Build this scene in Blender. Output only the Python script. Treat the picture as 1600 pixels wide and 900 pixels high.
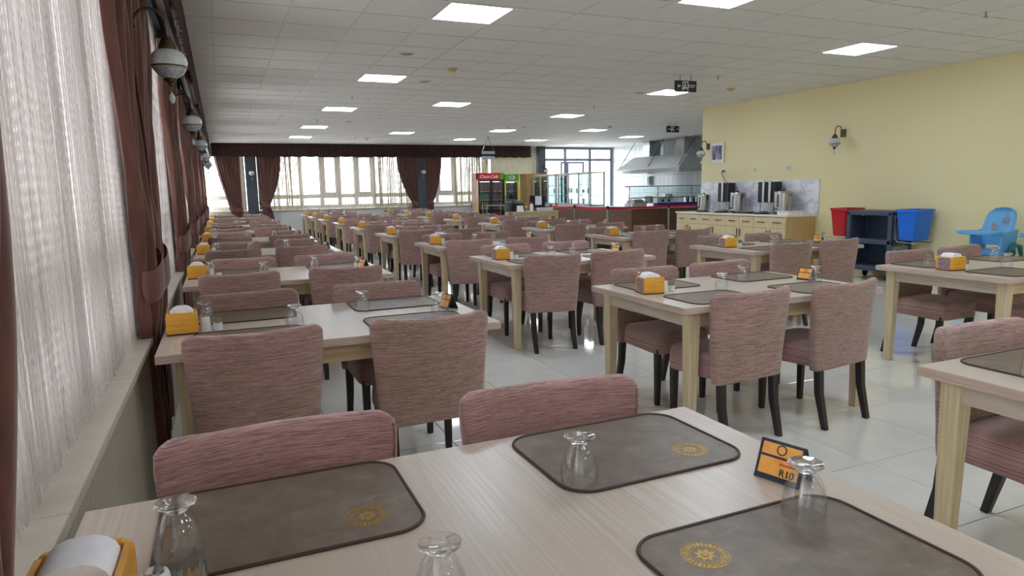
import bpy, bmesh, math, random
import numpy as np
from mathutils import Vector, Matrix
random.seed(7)
PI = math.pi
SC = bpy.context.scene
COL = SC.collection
for o in list(bpy.data.objects):
    bpy.data.objects.remove(o)

# ------------------------------------------------------------------ camera, world, exposure
CAMH = 1.39
FPX, YAW, PITCH, ROLL = 1043.82, .4065, .1457, -.0182
cam_d = bpy.data.cameras.new('camera'); cam = bpy.data.objects.new('camera', cam_d); COL.objects.link(cam)
cam_d.sensor_width = 36; cam_d.lens = FPX / 1600 * 36; cam_d.clip_start = .02; cam_d.clip_end = 400
fwd = Vector((math.sin(YAW) * math.cos(PITCH), math.cos(YAW) * math.cos(PITCH), -math.sin(PITCH)))
rgt = Vector((math.cos(YAW), -math.sin(YAW), 0)); up = rgt.cross(fwd)
r2 = rgt * math.cos(ROLL) + up * math.sin(ROLL); u2 = -rgt * math.sin(ROLL) + up * math.cos(ROLL)
cam.matrix_world = Matrix(((r2.x, u2.x, -fwd.x, 0), (r2.y, u2.y, -fwd.y, 0), (r2.z, u2.z, -fwd.z, CAMH), (0, 0, 0, 1)))
SC.camera = cam
def project(x, y, z):
    v = Vector((x, y, z - CAMH)); d = v.dot(fwd)
    if d < .05: return None
    return 800 + FPX * v.dot(r2) / d, 450 - FPX * v.dot(u2) / d, d
def in_view(pts, m=30):
    ps = [q for q in (project(*p) for p in pts) if q]
    if not ps: return False
    us = [q[0] for q in ps]; vs = [q[1] for q in ps]
    return max(us) > -m and min(us) < 1600 + m and max(vs) > -m and min(vs) < 900 + m

world = bpy.data.worlds.new('overcast_sky'); SC.world = world; world.use_nodes = True
bg = world.node_tree.nodes['Background']; bg.inputs[0].default_value = (.93, .97, 1, 1); bg.inputs[1].default_value = 4.6
LED = 13.0
SC.view_settings.view_transform = 'Standard'; SC.view_settings.look = 'None'
SC.view_settings.exposure = 0.78; SC.view_settings.gamma = 1.0; SC.view_settings.use_curve_mapping = False
try:
    SC.cycles.use_denoising = True; SC.cycles.denoiser = 'OPENIMAGEDENOISE'
    SC.cycles.sample_clamp_indirect = 10; SC.cycles.max_bounces = 12; SC.cycles.diffuse_bounces = 8; SC.cycles.transparent_max_bounces = 24
    SC.cycles.transmission_bounces = 10; SC.cycles.caustics_refractive = False; SC.cycles.caustics_reflective = False
except Exception: pass

# ------------------------------------------------------------------ materials
def lin(c):
    return tuple(((v / 255) / 12.92 if v / 255 <= .04045 else ((v / 255 + .055) / 1.055) ** 2.4) for v in c) + (1,)
class NT:
    def __init__(s, name):
        s.m = bpy.data.materials.new(name); s.m.use_nodes = True; s.t = s.m.node_tree; s.n = s.t.nodes
        s.p = s.n['Principled BSDF']; s.out = s.n['Material Output']
    def add(s, typ, **kw):
        n = s.n.new(typ)
        for k, v in kw.items(): setattr(n, k, v)
        return n
    def link(s, a, b): s.t.links.new(a, b)
    def coords(s, scale, kind='Object'):
        tc = s.add('ShaderNodeTexCoord'); mp = s.add('ShaderNodeMapping'); mp.inputs['Scale'].default_value = scale
        s.link(tc.outputs[kind], mp.inputs[0]); return mp.outputs[0]
    def noise(s, vec, scale=1, detail=3, rough=.55):
        n = s.add('ShaderNodeTexNoise'); n.inputs['Scale'].default_value = scale; n.inputs['Detail'].default_value = detail
        n.inputs['Roughness'].default_value = rough; s.link(vec, n.inputs['Vector']); return n.outputs['Fac']
    def ramp(s, fac, stops):
        r = s.add('ShaderNodeValToRGB'); e = r.color_ramp.elements
        while len(e) < len(stops): e.new(.5)
        for k, (p, c) in enumerate(stops): e[k].position = p; e[k].color = c
        s.link(fac, r.inputs[0]); return r.outputs[0]
    def mix(s, fac, a, b, mode='MIX'):
        m = s.add('ShaderNodeMix', data_type='RGBA', blend_type=mode)
        for v, i in ((fac, 0), (a, 6), (b, 7)):
            if hasattr(v, 'is_linked'): s.link(v, m.inputs[i])
            else: m.inputs[i].default_value = v
        return m.outputs[2]
    def bump(s, h, strength=.2, dist=.01):
        b = s.add('ShaderNodeBump'); b.inputs['Strength'].default_value = strength; b.inputs['Distance'].default_value = dist
        s.link(h, b.inputs['Height']); s.link(b.outputs[0], s.p.inputs['Normal'])
    def base(s, c): s.link(c, s.p.inputs['Base Color'])
    def set(s, **kw):
        for k, v in kw.items(): s.p.inputs[k.replace('_', ' ')].default_value = v
        return s
def plain(name, c, rough=.5, metal=0, grain=.06, scale=30, **kw):
    t = NT(name); c = lin(c)
    f = t.noise(t.coords((1, 1, 1)), scale, 2)
    t.base(t.ramp(f, [(.3, tuple(v * (1 - grain) for v in c[:3]) + (1,)), (.7, tuple(min(1, v * (1 + grain)) for v in c[:3]) + (1,))]))
    t.set(Roughness=rough, Metallic=metal, **kw); return t.m
def streak(name, c1, c2, scale, rough=.5, bump=0, dist=.002, extra=None, lo=.35, hi=.65):
    t = NT(name); f = t.noise(t.coords(scale), 1, 4, .6)
    c = t.ramp(f, [(lo, lin(c1)), (hi, lin(c2))])
    if extra:
        g = t.noise(t.coords(extra[0]), 1, 3); c = t.mix(t.ramp(g, [(.4, (0, 0, 0, 1)), (.62, (1, 1, 1, 1))]), c, lin(extra[1]))
    t.base(c); t.set(Roughness=rough)
    if bump: t.bump(f, bump, dist)
    return t.m
def emit(name, c, s):
    t = NT(name); t.set(Base_Color=lin(c), Emission_Color=lin(c), Emission_Strength=s); return t.m
def thin_glass(name, tint=(.97, .99, 1, 1), refl=.08):
    t = NT(name); tr = t.add('ShaderNodeBsdfTransparent'); tr.inputs[0].default_value = tint
    gl = t.add('ShaderNodeBsdfGlossy'); gl.inputs['Roughness'].default_value = .03
    lw = t.add('ShaderNodeLayerWeight'); lw.inputs[0].default_value = .25
    mt = t.add('ShaderNodeMath', operation='MULTIPLY_ADD'); mt.inputs[1].default_value = .5; mt.inputs[2].default_value = refl * .4
    t.link(lw.outputs['Fresnel'], mt.inputs[0])
    mx = t.add('ShaderNodeMixShader'); t.link(mt.outputs[0], mx.inputs[0]); t.link(tr.outputs[0], mx.inputs[1]); t.link(gl.outputs[0], mx.inputs[2])
    t.link(mx.outputs[0], t.out.inputs[0]); return t.m
def fabric(name, pink, brown, dark, upright=True):
    t = NT(name)
    tc = t.add('ShaderNodeTexCoord'); sp = t.add('ShaderNodeSeparateXYZ'); t.link(tc.outputs['Object'], sp.inputs[0])
    ad = t.add('ShaderNodeMath', operation='ADD'); t.link(sp.outputs[2], ad.inputs[1]); ad.inputs[0].default_value = 0
    if not upright:
        sn = t.add('ShaderNodeSeparateXYZ'); t.link(tc.outputs['Normal'], sn.inputs[0]); gt = t.add('ShaderNodeMath', operation='GREATER_THAN'); gt.inputs[1].default_value = .7; t.link(sn.outputs[2], gt.inputs[0])
        ml = t.add('ShaderNodeMath', operation='MULTIPLY'); t.link(sp.outputs[1], ml.inputs[0]); t.link(gt.outputs[0], ml.inputs[1]); t.link(ml.outputs[0], ad.inputs[0])
    oi = t.add('ShaderNodeObjectInfo')
    cb = t.add('ShaderNodeCombineXYZ'); t.link(sp.outputs[0], cb.inputs[0]); t.link(ad.outputs[0], cb.inputs[1]); t.link(oi.outputs['Random'], cb.inputs[2])
    def mp(sc):
        m = t.add('ShaderNodeMapping'); m.inputs['Scale'].default_value = sc; t.link(cb.outputs[0], m.inputs[0]); return m.outputs[0]
    f1 = t.noise(mp((11, 290, 30)), 1, 2, .6); f2 = t.noise(mp((40, 520, 30)), 1, 2); f3 = t.noise(mp((2.2, 3.0, 40)), 1, 2)
    c = t.mix(t.ramp(f3, [(.38, (0, 0, 0, 1)), (.66, (1, 1, 1, 1))]), lin(brown), lin(pink))
    c = t.mix(t.ramp(f1, [(.38, (.8, .8, .8, 1)), (.58, (0, 0, 0, 1))]), c, lin(dark))
    c = t.mix(t.ramp(f2, [(.5, (0, 0, 0, 1)), (.7, (.45, .45, .45, 1))]), c, lin((214, 178, 168)))
    t.base(c); t.set(Roughness=.9); t.p.inputs['Sheen Weight'].default_value = .25; t.bump(f1, .35, .003)
    return t.m
M = {}
M['fabric'] = fabric('chair_cover_fabric', (176, 136, 134), (160, 130, 117), (108, 84, 78))
M['fabric_pink'] = fabric('chair_cover_fabric_pink', (182, 138, 139), (168, 130, 124), (118, 87, 84))
M['fabric_seat'] = fabric('chair_seat_fabric', (172, 130, 130), (152, 120, 110), (104, 80, 76), False)
M['fabric_brown'] = fabric('chair_cover_fabric_brown', (168, 133, 126), (154, 127, 112), (104, 83, 74))
M['dark_leg'] = plain('dark_stained_wood', (34, 26, 26), .45)
M['oak_y'] = streak('pale_oak_across', (182, 167, 152), (203, 190, 176), (150, 3, 60), .3, .05, .001, ((7, .9, 7), (190, 175, 160)))
M['oak_z'] = streak('pale_oak_upright', (186, 168, 134), (210, 194, 160), (60, 60, 3), .5, .05)
M['oak_x'] = streak('pale_oak_lengthwise', (184, 164, 126), (208, 190, 152), (3, 60, 90), .5, .05)
M['oak_edge'] = streak('pale_oak_edge', (176, 154, 140), (200, 180, 164), (4, 4, 160), .45)
def leather():
    t = NT('brown_leatherette'); v = t.coords((1, 1, 1)); f = t.noise(v, 14, 5, .65); g = t.noise(v, 160, 2)
    h = t.noise(t.coords((9, 30, 9)), 1, 4)
    c = t.ramp(f, [(.3, lin((92, 78, 64))), (.7, lin((122, 107, 91)))]); c = t.mix(t.ramp(h, [(.58, (0, 0, 0, 1)), (.75, (.3, .3, .3, 1))]), c, lin((168, 150, 130)))
    t.base(c); t.set(Roughness=.42); t.bump(g, .12, .001); return t.m
M['leather'] = leather()
M['piping'] = plain('dark_brown_piping', (62, 36, 28), .5)
M['gold'] = plain('gold_foil', (176, 140, 62), .38, .55)
def realglass():
    t = NT('clear_glass'); t.set(Base_Color=(1, 1, 1, 1), Roughness=0.0, IOR=1.48); t.p.inputs['Transmission Weight'].default_value = 1
    tr = t.add('ShaderNodeBsdfTransparent'); mx = t.add('ShaderNodeMixShader'); mx.inputs[0].default_value = .25
    t.link(t.p.outputs[0], mx.inputs[1]); t.link(tr.outputs[0], mx.inputs[2]); t.link(mx.outputs[0], t.out.inputs[0]); return t.m
M['glass'] = realglass()
def tumbler():
    t = NT('thin_clear_glass'); tr = t.add('ShaderNodeBsdfTransparent'); lw0 = t.add('ShaderNodeLayerWeight'); lw0.inputs[0].default_value = .25
    t.link(t.ramp(lw0.outputs['Facing'], [(.0, (.985, .99, .995, 1)), (.6, (.95, .955, .96, 1)), (.97, (.78, .79, .81, 1))]), tr.inputs[0])
    gl = t.add('ShaderNodeBsdfGlossy'); gl.inputs['Roughness'].default_value = .02
    fr_ = t.ramp(lw0.outputs['Facing'], [(0, (.06, .06, .06, 1)), (.5, (.13, .13, .13, 1)), (.8, (.42, .42, .42, 1)), (1, (.9, .9, .9, 1))])
    mx = t.add('ShaderNodeMixShader'); t.link(fr_, mx.inputs[0]); t.link(tr.outputs[0], mx.inputs[1]); t.link(gl.outputs[0], mx.inputs[2]); t.link(mx.outputs[0], t.out.inputs[0]); return t.m
M['tumbler'] = tumbler()
M['pane'] = thin_glass('window_glass')
M['cabglass'] = thin_glass('display_glass', (.88, .95, .95, 1), .2)
M['yellow_wood'] = streak('orange_varnished_wood', (214, 150, 44), (232, 178, 74), (8, 8, 60), .3)
M['napkin'] = plain('white_tissue', (236, 236, 240), .9)
M['photo_print'] = streak('purple_photo_print', (70, 54, 78), (190, 160, 170), (60, 90, 90), .4)
M['ceramic'] = plain('white_ceramic', (226, 228, 230), .25)
M['pick'] = plain('toothpick_wood', (206, 160, 100), .7)
M['black_plastic'] = plain('black_plastic', (26, 26, 34), .4)
M['navy'] = streak('dark_navy_card', (26, 30, 50), (44, 48, 70), (60, 60, 60), .45)
M['orange_card'] = streak('orange_card', (236, 160, 56), (246, 184, 92), (30, 60, 30), .5)
M['purple_print'] = plain('purple_print', (74, 40, 70), .5)
M['red_print'] = plain('red_print', (206, 60, 40), .5)
M['black_print'] = plain('black_print', (24, 18, 18), .5)
M['white_print'] = plain('white_print', (244, 244, 244), .5)
def ctile():
    t = NT('mineral_ceiling_tile'); v = t.coords((1, 1, 1)); f = t.noise(v, 260, 3, .7); g = t.noise(v, 3, 2)
    c = t.ramp(f, [(.35, lin((222, 219, 214))), (.6, lin((236, 233, 229)))]); t.base(t.mix(t.ramp(g, [(.4, (0, 0, 0, 1)), (.7, (.25, .25, .25, 1))]), c, lin((226, 221, 212))))
    t.set(Roughness=.95); t.bump(f, .25, .002); return t.m
M['ctile'] = ctile()
M['tbar'] = plain('white_ceiling_bar', (224, 222, 216), .5)
M['cvoid'] = plain('ceiling_void', (60, 58, 56), .9)
def ftile():
    t = NT('polished_porcelain'); v = t.coords((1, 1, 1)); f = t.noise(v, 5, 5, .6)
    oi = t.add('ShaderNodeObjectInfo')
    t.base(t.ramp(f, [(.3, lin((212, 210, 202))), (.7, lin((222, 220, 213)))])); t.set(Roughness=.05); t.p.inputs['Specular IOR Level'].default_value = .85; return t.m
M['ftile'] = ftile()
M['grout'] = plain('grey_grout', (84, 80, 75), .9)
def wallpaper(name, c1, c2, c3, sheen=.35):
    t = NT(name); f = t.noise(t.coords((90, 90, 260)), 1, 3, .7); g = t.noise(t.coords((260, 260, 60)), 1, 2); h = t.noise(t.coords((1.3, 1.3, .5)), 1, 3)
    c = t.mix(t.ramp(f, [(.4, (0, 0, 0, 1)), (.6, (1, 1, 1, 1))]), lin(c1), lin(c2)); c = t.mix(t.ramp(h, [(.4, (0, 0, 0, 1)), (.7, (.5, .5, .5, 1))]), c, lin(c3))
    t.base(c); t.set(Roughness=.42); t.p.inputs['Specular IOR Level'].default_value = sheen; t.bump(g, .3, .003); return t.m
M['yellow'] = wallpaper('yellow_woven_wallpaper', (230, 216, 162), (242, 231, 186), (238, 227, 184))
M['greywp'] = wallpaper('grey_brown_wallpaper', (146, 138, 122), (176, 168, 150), (160, 150, 132))
M['white_wall'] = plain('pale_grey_paint', (206, 208, 206), .7)
M['cream_wall'] = plain('cream_paint', (222, 214, 196), .8)
M['stone'] = plain('veined_beige_stone', (196, 188, 172), .3, grain=.1, scale=8)
M['pvc'] = plain('white_window_plastic', (232, 228, 224), .4)
M['alu'] = plain('grey_painted_aluminium', (120, 122, 134), .4)
M['pillar'] = plain('dark_slate_paint', (66, 70, 80), .6)
def drape_mat():
    t = NT('brown_velvet'); f = t.noise(t.coords((1, 1, 1)), 180, 2); g = t.noise(t.coords((30, 30, 2)), 1, 2)
    c = t.mix(t.ramp(g, [(.3, (0, 0, 0, 1)), (.7, (1, 1, 1, 1))]), lin((98, 58, 48)), lin((118, 74, 62)))
    t.base(c); t.set(Roughness=.75); t.p.inputs['Sheen Weight'].default_value = .4; t.bump(f, .15, .002)
    tl = t.add('ShaderNodeBsdfTranslucent'); tl.inputs[0].default_value = lin((120, 60, 44)); mx = t.add('ShaderNodeMixShader'); mx.inputs[0].default_value = .12
    t.link(t.p.outputs[0], mx.inputs[1]); t.link(tl.outputs[0], mx.inputs[2]); t.link(mx.outputs[0], t.out.inputs[0]); return t.m
M['drape'] = drape_mat()
M['pelmet'] = plain('dark_brown_pleated_cloth', (58, 34, 32), .85)
def string_mat(name, c, tr):
    t = NT(name); f = t.noise(t.coords((70, 70, 2.5)), 1, 2)
    t.base(t.ramp(f, [(.3, lin(tuple(int(v * .8) for v in c))), (.7, lin(c))])); t.set(Roughness=.16); t.p.inputs['Specular IOR Level'].default_value = .9
    tl = t.add('ShaderNodeBsdfTranslucent'); tl.inputs[0].default_value = lin(c); mx = t.add('ShaderNodeMixShader'); mx.inputs[0].default_value = tr
    t.link(t.p.outputs[0], mx.inputs[1]); t.link(tl.outputs[0], mx.inputs[2]); t.link(mx.outputs[0], t.out.inputs[0]); return t.m
M['string'] = string_mat('beaded_string', (244, 238, 236), .55)
M['string_back'] = string_mat('cream_string', (236, 226, 200), .1)
M['brass'] = plain('aged_brass', (96, 82, 60), .42, .75)
def crackle():
    t = NT('crackled_mosaic_glass'); v = t.coords((1, 1, 1)); vo = t.add('ShaderNodeTexVoronoi', feature='DISTANCE_TO_EDGE'); vo.inputs['Scale'].default_value = 70; t.link(v, vo.inputs['Vector'])
    t.base(t.ramp(vo.outputs[0], [(.006, lin((176, 184, 198))), (.05, lin((244, 248, 254)))])); t.set(Roughness=.12); t.p.inputs['Transmission Weight'].default_value = .25; return t.m
M['crackle'] = crackle()
M['mosaic'] = streak('dark_mosaic_glass', (90, 94, 110), (224, 228, 236), (220, 220, 220), .2)
M['bulb'] = plain('frosted_bulb', (236, 222, 190), .3)
M['steel'] = plain('brushed_steel', (176, 176, 175), .22, .95)
M['steel_dull'] = plain('dull_stainless_sheet', (206, 208, 208), .42, .6)
M['red_belt'] = plain('red_belt', (206, 26, 52), .6)
M['brownwood'] = streak('brown_laminate', (92, 62, 48), (124, 88, 68), (4, 4, 60), .4)
M['midwood'] = streak('walnut_laminate', (150, 116, 76), (176, 142, 98), (40, 40, 2), .45)
M['white_top'] = plain('white_worktop', (236, 234, 228), .25)
def marble():
    t = NT('white_marble'); f = t.noise(t.coords((2, 2, 4)), 1, 6, .65); t.base(t.ramp(f, [(.42, lin((236, 236, 242))), (.5, lin((206, 206, 218))), (.58, lin((238, 238, 244)))])); t.set(Roughness=.2); return t.m
M['marble'] = marble()
M['cab_front'] = streak('pale_beige_laminate', (206, 186, 144), (222, 204, 164), (3, 60, 4), .45)
M['cab_side'] = streak('oak_laminate_side', (188, 156, 104), (206, 176, 124), (40, 40, 2), .45)
M['red_plastic'] = plain('red_plastic', (190, 22, 38), .3)
M['blue_plastic'] = plain('bright_blue_plastic', (26, 112, 226), .28)
M['blue_crate'] = plain('deep_blue_plastic', (34, 52, 170), .35)
M['sky_plastic'] = plain('sky_blue_plastic', (104, 176, 226), .3)
M['teal_plastic'] = plain('teal_plastic', (62, 130, 126), .35)
M['cart_grey'] = plain('slate_blue_plastic', (66, 76, 98), .45)
M['panel_grey'] = plain('mid_grey_plastic', (136, 142, 150), .5)
M['socket'] = plain('socket_plastic', (232, 228, 214), .4)
M['detector'] = plain('yellowed_plastic', (206, 186, 126), .5)
M['grille'] = plain('grey_grille', (140, 136, 130), .6)
M['exit'] = plain('exit_sign_black', (28, 32, 40), .35)
M['fridge_red'] = plain('red_sign_panel', (206, 26, 36), .35)
M['fridge_green'] = plain('green_sign_panel', (90, 168, 52), .35)
M['fridge_yellow'] = plain('yellow_panel', (226, 210, 70), .4)
M['fridge_side'] = streak('printed_fridge_side', (206, 160, 150), (232, 200, 160), (3, 3, 3), .4)
M['dark_inner'] = plain('dark_interior', (44, 48, 54), .6)
M['silver_label'] = plain('silver_board', (190, 196, 198), .35, .4)
def kitchen_tile():
    t = NT('white_wall_tiles'); tc = t.add('ShaderNodeTexCoord'); sp = t.add('ShaderNodeSeparateXYZ'); t.link(tc.outputs['Object'], sp.inputs[0])
    cb = t.add('ShaderNodeCombineXYZ'); t.link(sp.outputs[1], cb.inputs[0]); t.link(sp.outputs[2], cb.inputs[1])
    b = t.add('ShaderNodeTexBrick', offset=0.0); t.link(cb.outputs[0], b.inputs['Vector']); b.inputs['Scale'].default_value = 1; b.inputs['Brick Width'].default_value = .25; b.inputs['Row Height'].default_value = .6
    b.inputs['Mortar Size'].default_value = .008; b.inputs['Color1'].default_value = lin((222, 228, 230)); b.inputs['Color2'].default_value = lin((212, 220, 224)); b.inputs['Mortar'].default_value = lin((168, 176, 182))
    t.base(b.outputs[0]); t.set(Roughness=.18); return t.m
M['ktile'] = kitchen_tile()
M['picture'] = streak('blue_photograph', (46, 48, 92), (186, 176, 200), (14, 14, 3), .4)
M['led'] = emit('led_diffuser', (226, 239, 255), LED)
M['drinkA'] = plain('green_drink', (96, 150, 60), .3); M['drinkB'] = plain('yellow_drink', (216, 200, 80), .3); M['drinkC'] = plain('red_drink', (176, 60, 52), .3)

# ------------------------------------------------------------------ mesh helpers
class MB:
    def __init__(s): s.v = []; s.f = []
    def add(s, vs, fs):
        k = len(s.v); s.v += [tuple(p) for p in vs]; s.f += [tuple(i + k for i in f) for f in fs]; return s
    def box(s, x0, x1, y0, y1, z0, z1):
        return s.add([(x0, y0, z0), (x1, y0, z0), (x1, y1, z0), (x0, y1, z0), (x0, y0, z1), (x1, y0, z1), (x1, y1, z1), (x0, y1, z1)],
                     [(0, 3, 2, 1), (4, 5, 6, 7), (0, 1, 5, 4), (1, 2, 6, 5), (2, 3, 7, 6), (3, 0, 4, 7)])
    def loft(s, secs, cap=True):
        n = len(secs[0]); vs = [p for q in secs for p in q]; fs = []
        for i in range(len(secs) - 1):
            for j in range(n):
                k = (j + 1) % n; fs.append((i * n + j, i * n + k, (i + 1) * n + k, (i + 1) * n + j))
        if cap: fs.append(tuple(range(n - 1, -1, -1))); fs.append(tuple((len(secs) - 1) * n + j for j in range(n)))
        return s.add(vs, fs)
    def taper(s, c0, a0, b0, c1, a1, b1):    # square post from c0 (half sizes a0,b0) to c1
        q = lambda c, a, b: [(c[0] - a, c[1] - b, c[2]), (c[0] + a, c[1] - b, c[2]), (c[0] + a, c[1] + b, c[2]), (c[0] - a, c[1] + b, c[2])]
        return s.loft([q(c0, a0, b0), q(c1, a1, b1)])
    def lathe(s, prof, n=24, c=(0, 0, 0), cap=True):
        return s.loft([[(c[0] + r * math.cos(2 * PI * k / n), c[1] + r * math.sin(2 * PI * k / n), c[2] + z) for k in range(n)] for r, z in prof], cap)
    def tube(s, path, r, n=8, closed=False):
        path = [Vector(p) for p in path]; secs = []
        m = len(path)
        for i, p in enumerate(path):
            a = path[(i - 1) % m] if (closed or i > 0) else p; b = path[(i + 1) % m] if (closed or i < m - 1) else p
            t = (b - a).normalized(); ref = Vector((0, 0, 1)) if abs(t.z) < .9 else Vector((1, 0, 0))
            e1 = t.cross(ref).normalized(); e2 = t.cross(e1)
            rr = r[i] if isinstance(r, (list, tuple)) else r
            secs.append([tuple(p + (e1 * math.cos(2 * PI * k / n) + e2 * math.sin(2 * PI * k / n)) * rr) for k in range(n)])
        if closed: secs.append(secs[0])
        return s.loft(secs, not closed)
    def ring(s, r0, r1, z0, z1, n=40, c=(0, 0)):
        P = lambda r, z: [(c[0] + r * math.cos(2 * PI * k / n), c[1] + r * math.sin(2 * PI * k / n), z) for k in range(n)]
        secs = [P(r0, z0), P(r1, z0), P(r1, z1), P(r0, z1), P(r0, z0)]
        return s.loft(secs, False)
    def mesh(s, name, mat, smooth=None, bevel=0, seg=2):
        me = bpy.data.meshes.new(name); me.from_pydata(s.v, [], s.f); me.update()
        bm = bmesh.new(); bm.from_mesh(me); bmesh.ops.recalc_face_normals(bm, faces=bm.faces)
        if bevel:
            es = [e for e in bm.edges if len(e.link_faces) == 2 and e.calc_face_angle(0) > .5]
            bmesh.ops.bevel(bm, geom=es, offset=bevel, segments=seg, affect='EDGES', profile=.5)
        bm.to_mesh(me); bm.free()
        if smooth:
            me.polygons.foreach_set('use_smooth', [True] * len(me.polygons)); me.set_sharp_from_angle(angle=smooth)
        if mat is not None: me.materials.append(mat if not isinstance(mat, str) else M[mat])
        return me
    def obj(s, name, mat, parent=None, smooth=None, bevel=0, seg=2, label=None):
        return mobj(name, s.mesh(name, mat, smooth, bevel, seg), parent, label)
def mobj(name, me, parent=None, label=None, loc=None):
    o = bpy.data.objects.new(name, me); COL.objects.link(o)
    if parent is not None: o.parent = parent
    if label: o['label'] = label
    if loc is not None: o.location = loc
    return o
def tag(o, label, cat, group=None, kind=None):
    o['label'] = label; o['category'] = cat
    if group: o['group'] = group
    if kind: o['kind'] = kind
    return o
def thing(name, label, cat, loc=(0, 0, 0), rz=0, group=None):
    o = bpy.data.objects.new(name, None); o.empty_display_size = .1; COL.objects.link(o); o.location = loc; o.rotation_euler = (0, 0, rz)
    return tag(o, label, cat, group)
def struct(o, label=None):
    o['kind'] = 'structure'
    if label: o['label'] = label
    return o
def copy_tree(root, loc, rz, label=None, group=None):
    r = root.copy(); COL.objects.link(r); r.location = loc; r.rotation_euler = (0, 0, rz)
    if label: r['label'] = label
    if group: r['group'] = group
    for ch in root.children:
        c = ch.copy(); COL.objects.link(c); c.parent = r
        for g in ch.children:
            d = g.copy(); COL.objects.link(d); d.parent = c
    return r
def text(name, body, size, mat, parent, loc, rot, shear=0, extrude=.0006, align='CENTER', bold=0):
    cu = bpy.data.curves.new(name, 'FONT'); cu.body = body; cu.size = size; cu.align_x = align; cu.align_y = 'CENTER'; cu.shear = shear; cu.extrude = extrude; cu.offset = bold
    cu.materials.append(M[mat]); o = bpy.data.objects.new(name, cu); COL.objects.link(o)
    bpy.context.view_layer.update()
    me = bpy.data.meshes.new_from_object(o.evaluated_get(bpy.context.evaluated_depsgraph_get())); me.name = name
    bpy.data.objects.remove(o); bpy.data.curves.remove(cu)
    o = mobj(name, me, parent, None, loc); o.rotation_euler = rot
    return o
A40 = math.radians(40)
ORD = ['first', 'second', 'third', 'fourth', 'fifth', 'sixth', 'seventh', 'eighth', 'ninth', 'tenth', 'eleventh', 'twelfth', 'thirteenth']

# ------------------------------------------------------------------ the room shell
CZ = CAMH + 1.5524
YB = 22.5; XR = 9.1; XK = 14.05; YE = 11.2; YN = -3.0; XG = -.62; XS = -.36; SILL = .73
def sbox(name, mat, *b, parent=None, bevel=0, label=None):
    o = MB().box(*b).obj(name, mat, parent, bevel=bevel)
    return struct(o, label) if parent is None else o
floor = sbox('floor', 'grout', XG - .1, XK + .2, YN - .1, YB + .3, -.2, -.004, label='polished off-white porcelain tile floor with grey joints')
fx0, fy0 = 2.9, 2.83
ft = MB().box(-.2978, .2978, -.2978, .2978, -.012, 0).mesh('floor_tile', 'ftile', bevel=.0015, seg=1)
ti = []; far = MB()
for i in range(-6, 20):
    for j in range(-10, 34):
        x = fx0 + (i + .5) * .6; y = fy0 + (j + .5) * .6
        if x - .3 < XS - .4 or x + .3 > XK + .3 or y + .3 < YN or y - .3 > YB: continue
        if x > XR + .3 and y < YE - .3: continue
        q = project(x, y, 0)
        vis = q is not None and in_view([(x - .3, y - .3, 0), (x + .3, y - .3, 0), (x + .3, y + .3, 0), (x - .3, y + .3, 0)], 0)
        ti.append((0 if vis else 1, (x * x + y * y), x, y))
ti.sort()
for k, (nv, d, x, y) in enumerate(ti):
    if nv == 0 and k < 298: mobj('floor_tile', ft, floor, loc=(x, y, 0))
    else: far.box(x - .2978, x + .2978, y - .2978, y + .2978, -.012, 0)
far.obj('floor_tile_field', 'ftile', floor)['kind'] = 'stuff'

ceiling = sbox('ceiling', 'cvoid', XG - .1, XK + .2, YN - .1, YB + .3, CZ + .05, CZ + .25, label='suspended ceiling of white mineral tiles in a white grid')
cx0, cy0 = 1.8638, 5.5168
LIGHTS = [(0, 0), (0, 6), (0, 12), (0, 18), (0, 23), (3, -2), (3, 10), (4, 20), (8, 0), (8, 6), (8, 12), (8, 18), (8, 23), (12, 17), (12, 23), (16, 20), (16, 26), (0, -6), (3, -8), (8, -6), (8, -12), (0, -12)]
ct = MB().box(-.2912, .2912, -.2845, .2845, CZ, CZ + .015).mesh('ceiling_tile', 'ctile', bevel=.003, seg=1)
ti = []; far = MB(); bars = MB()
for i in range(-4, 21):
    for j in range(-14, 29):
        if (i, j) in LIGHTS: continue
        x = cx0 + (i + .5) * .6; y = cy0 + (j + .5) * .6
        if y - .3 > YB + .1 or y + .3 < YN: continue
        if x - .3 > XR and y + .3 < YE: continue
        vis = in_view([(x - .3, y - .3, CZ), (x + .3, y - .3, CZ), (x + .3, y + .3, CZ), (x - .3, y + .3, CZ)], 0)
        ti.append((0 if vis else 1, x * x + y * y, x, y))
ti.sort()
for k, (nv, d, x, y) in enumerate(ti):
    if nv == 0 and k < 298: mobj('ceiling_tile', ct, ceiling, loc=(x, y, random.uniform(-.0008, .0008)))
    else: far.box(x - .2912, x + .2912, y - .2845, y + .2845, CZ, CZ + .015)
far.obj('ceiling_tile_field', 'ctile', ceiling)['kind'] = 'stuff'
for i in range(-4, 22):
    x = cx0 + i * .6; y0 = YN if x < XR else YE
    MB().box(x - .008, x + .008, y0, YB, CZ - .004, CZ + .03).obj('grid_bar', 'tbar', ceiling)
cr = MB()
for j in range(-14, 29):
    y = cy0 + j * .6
    if YN < y < YB: MB().box(XG, XR if y < YE else XK, y - .008, y + .008, CZ - .003, CZ + .03).obj('grid_bar', 'tbar', ceiling)

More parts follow.
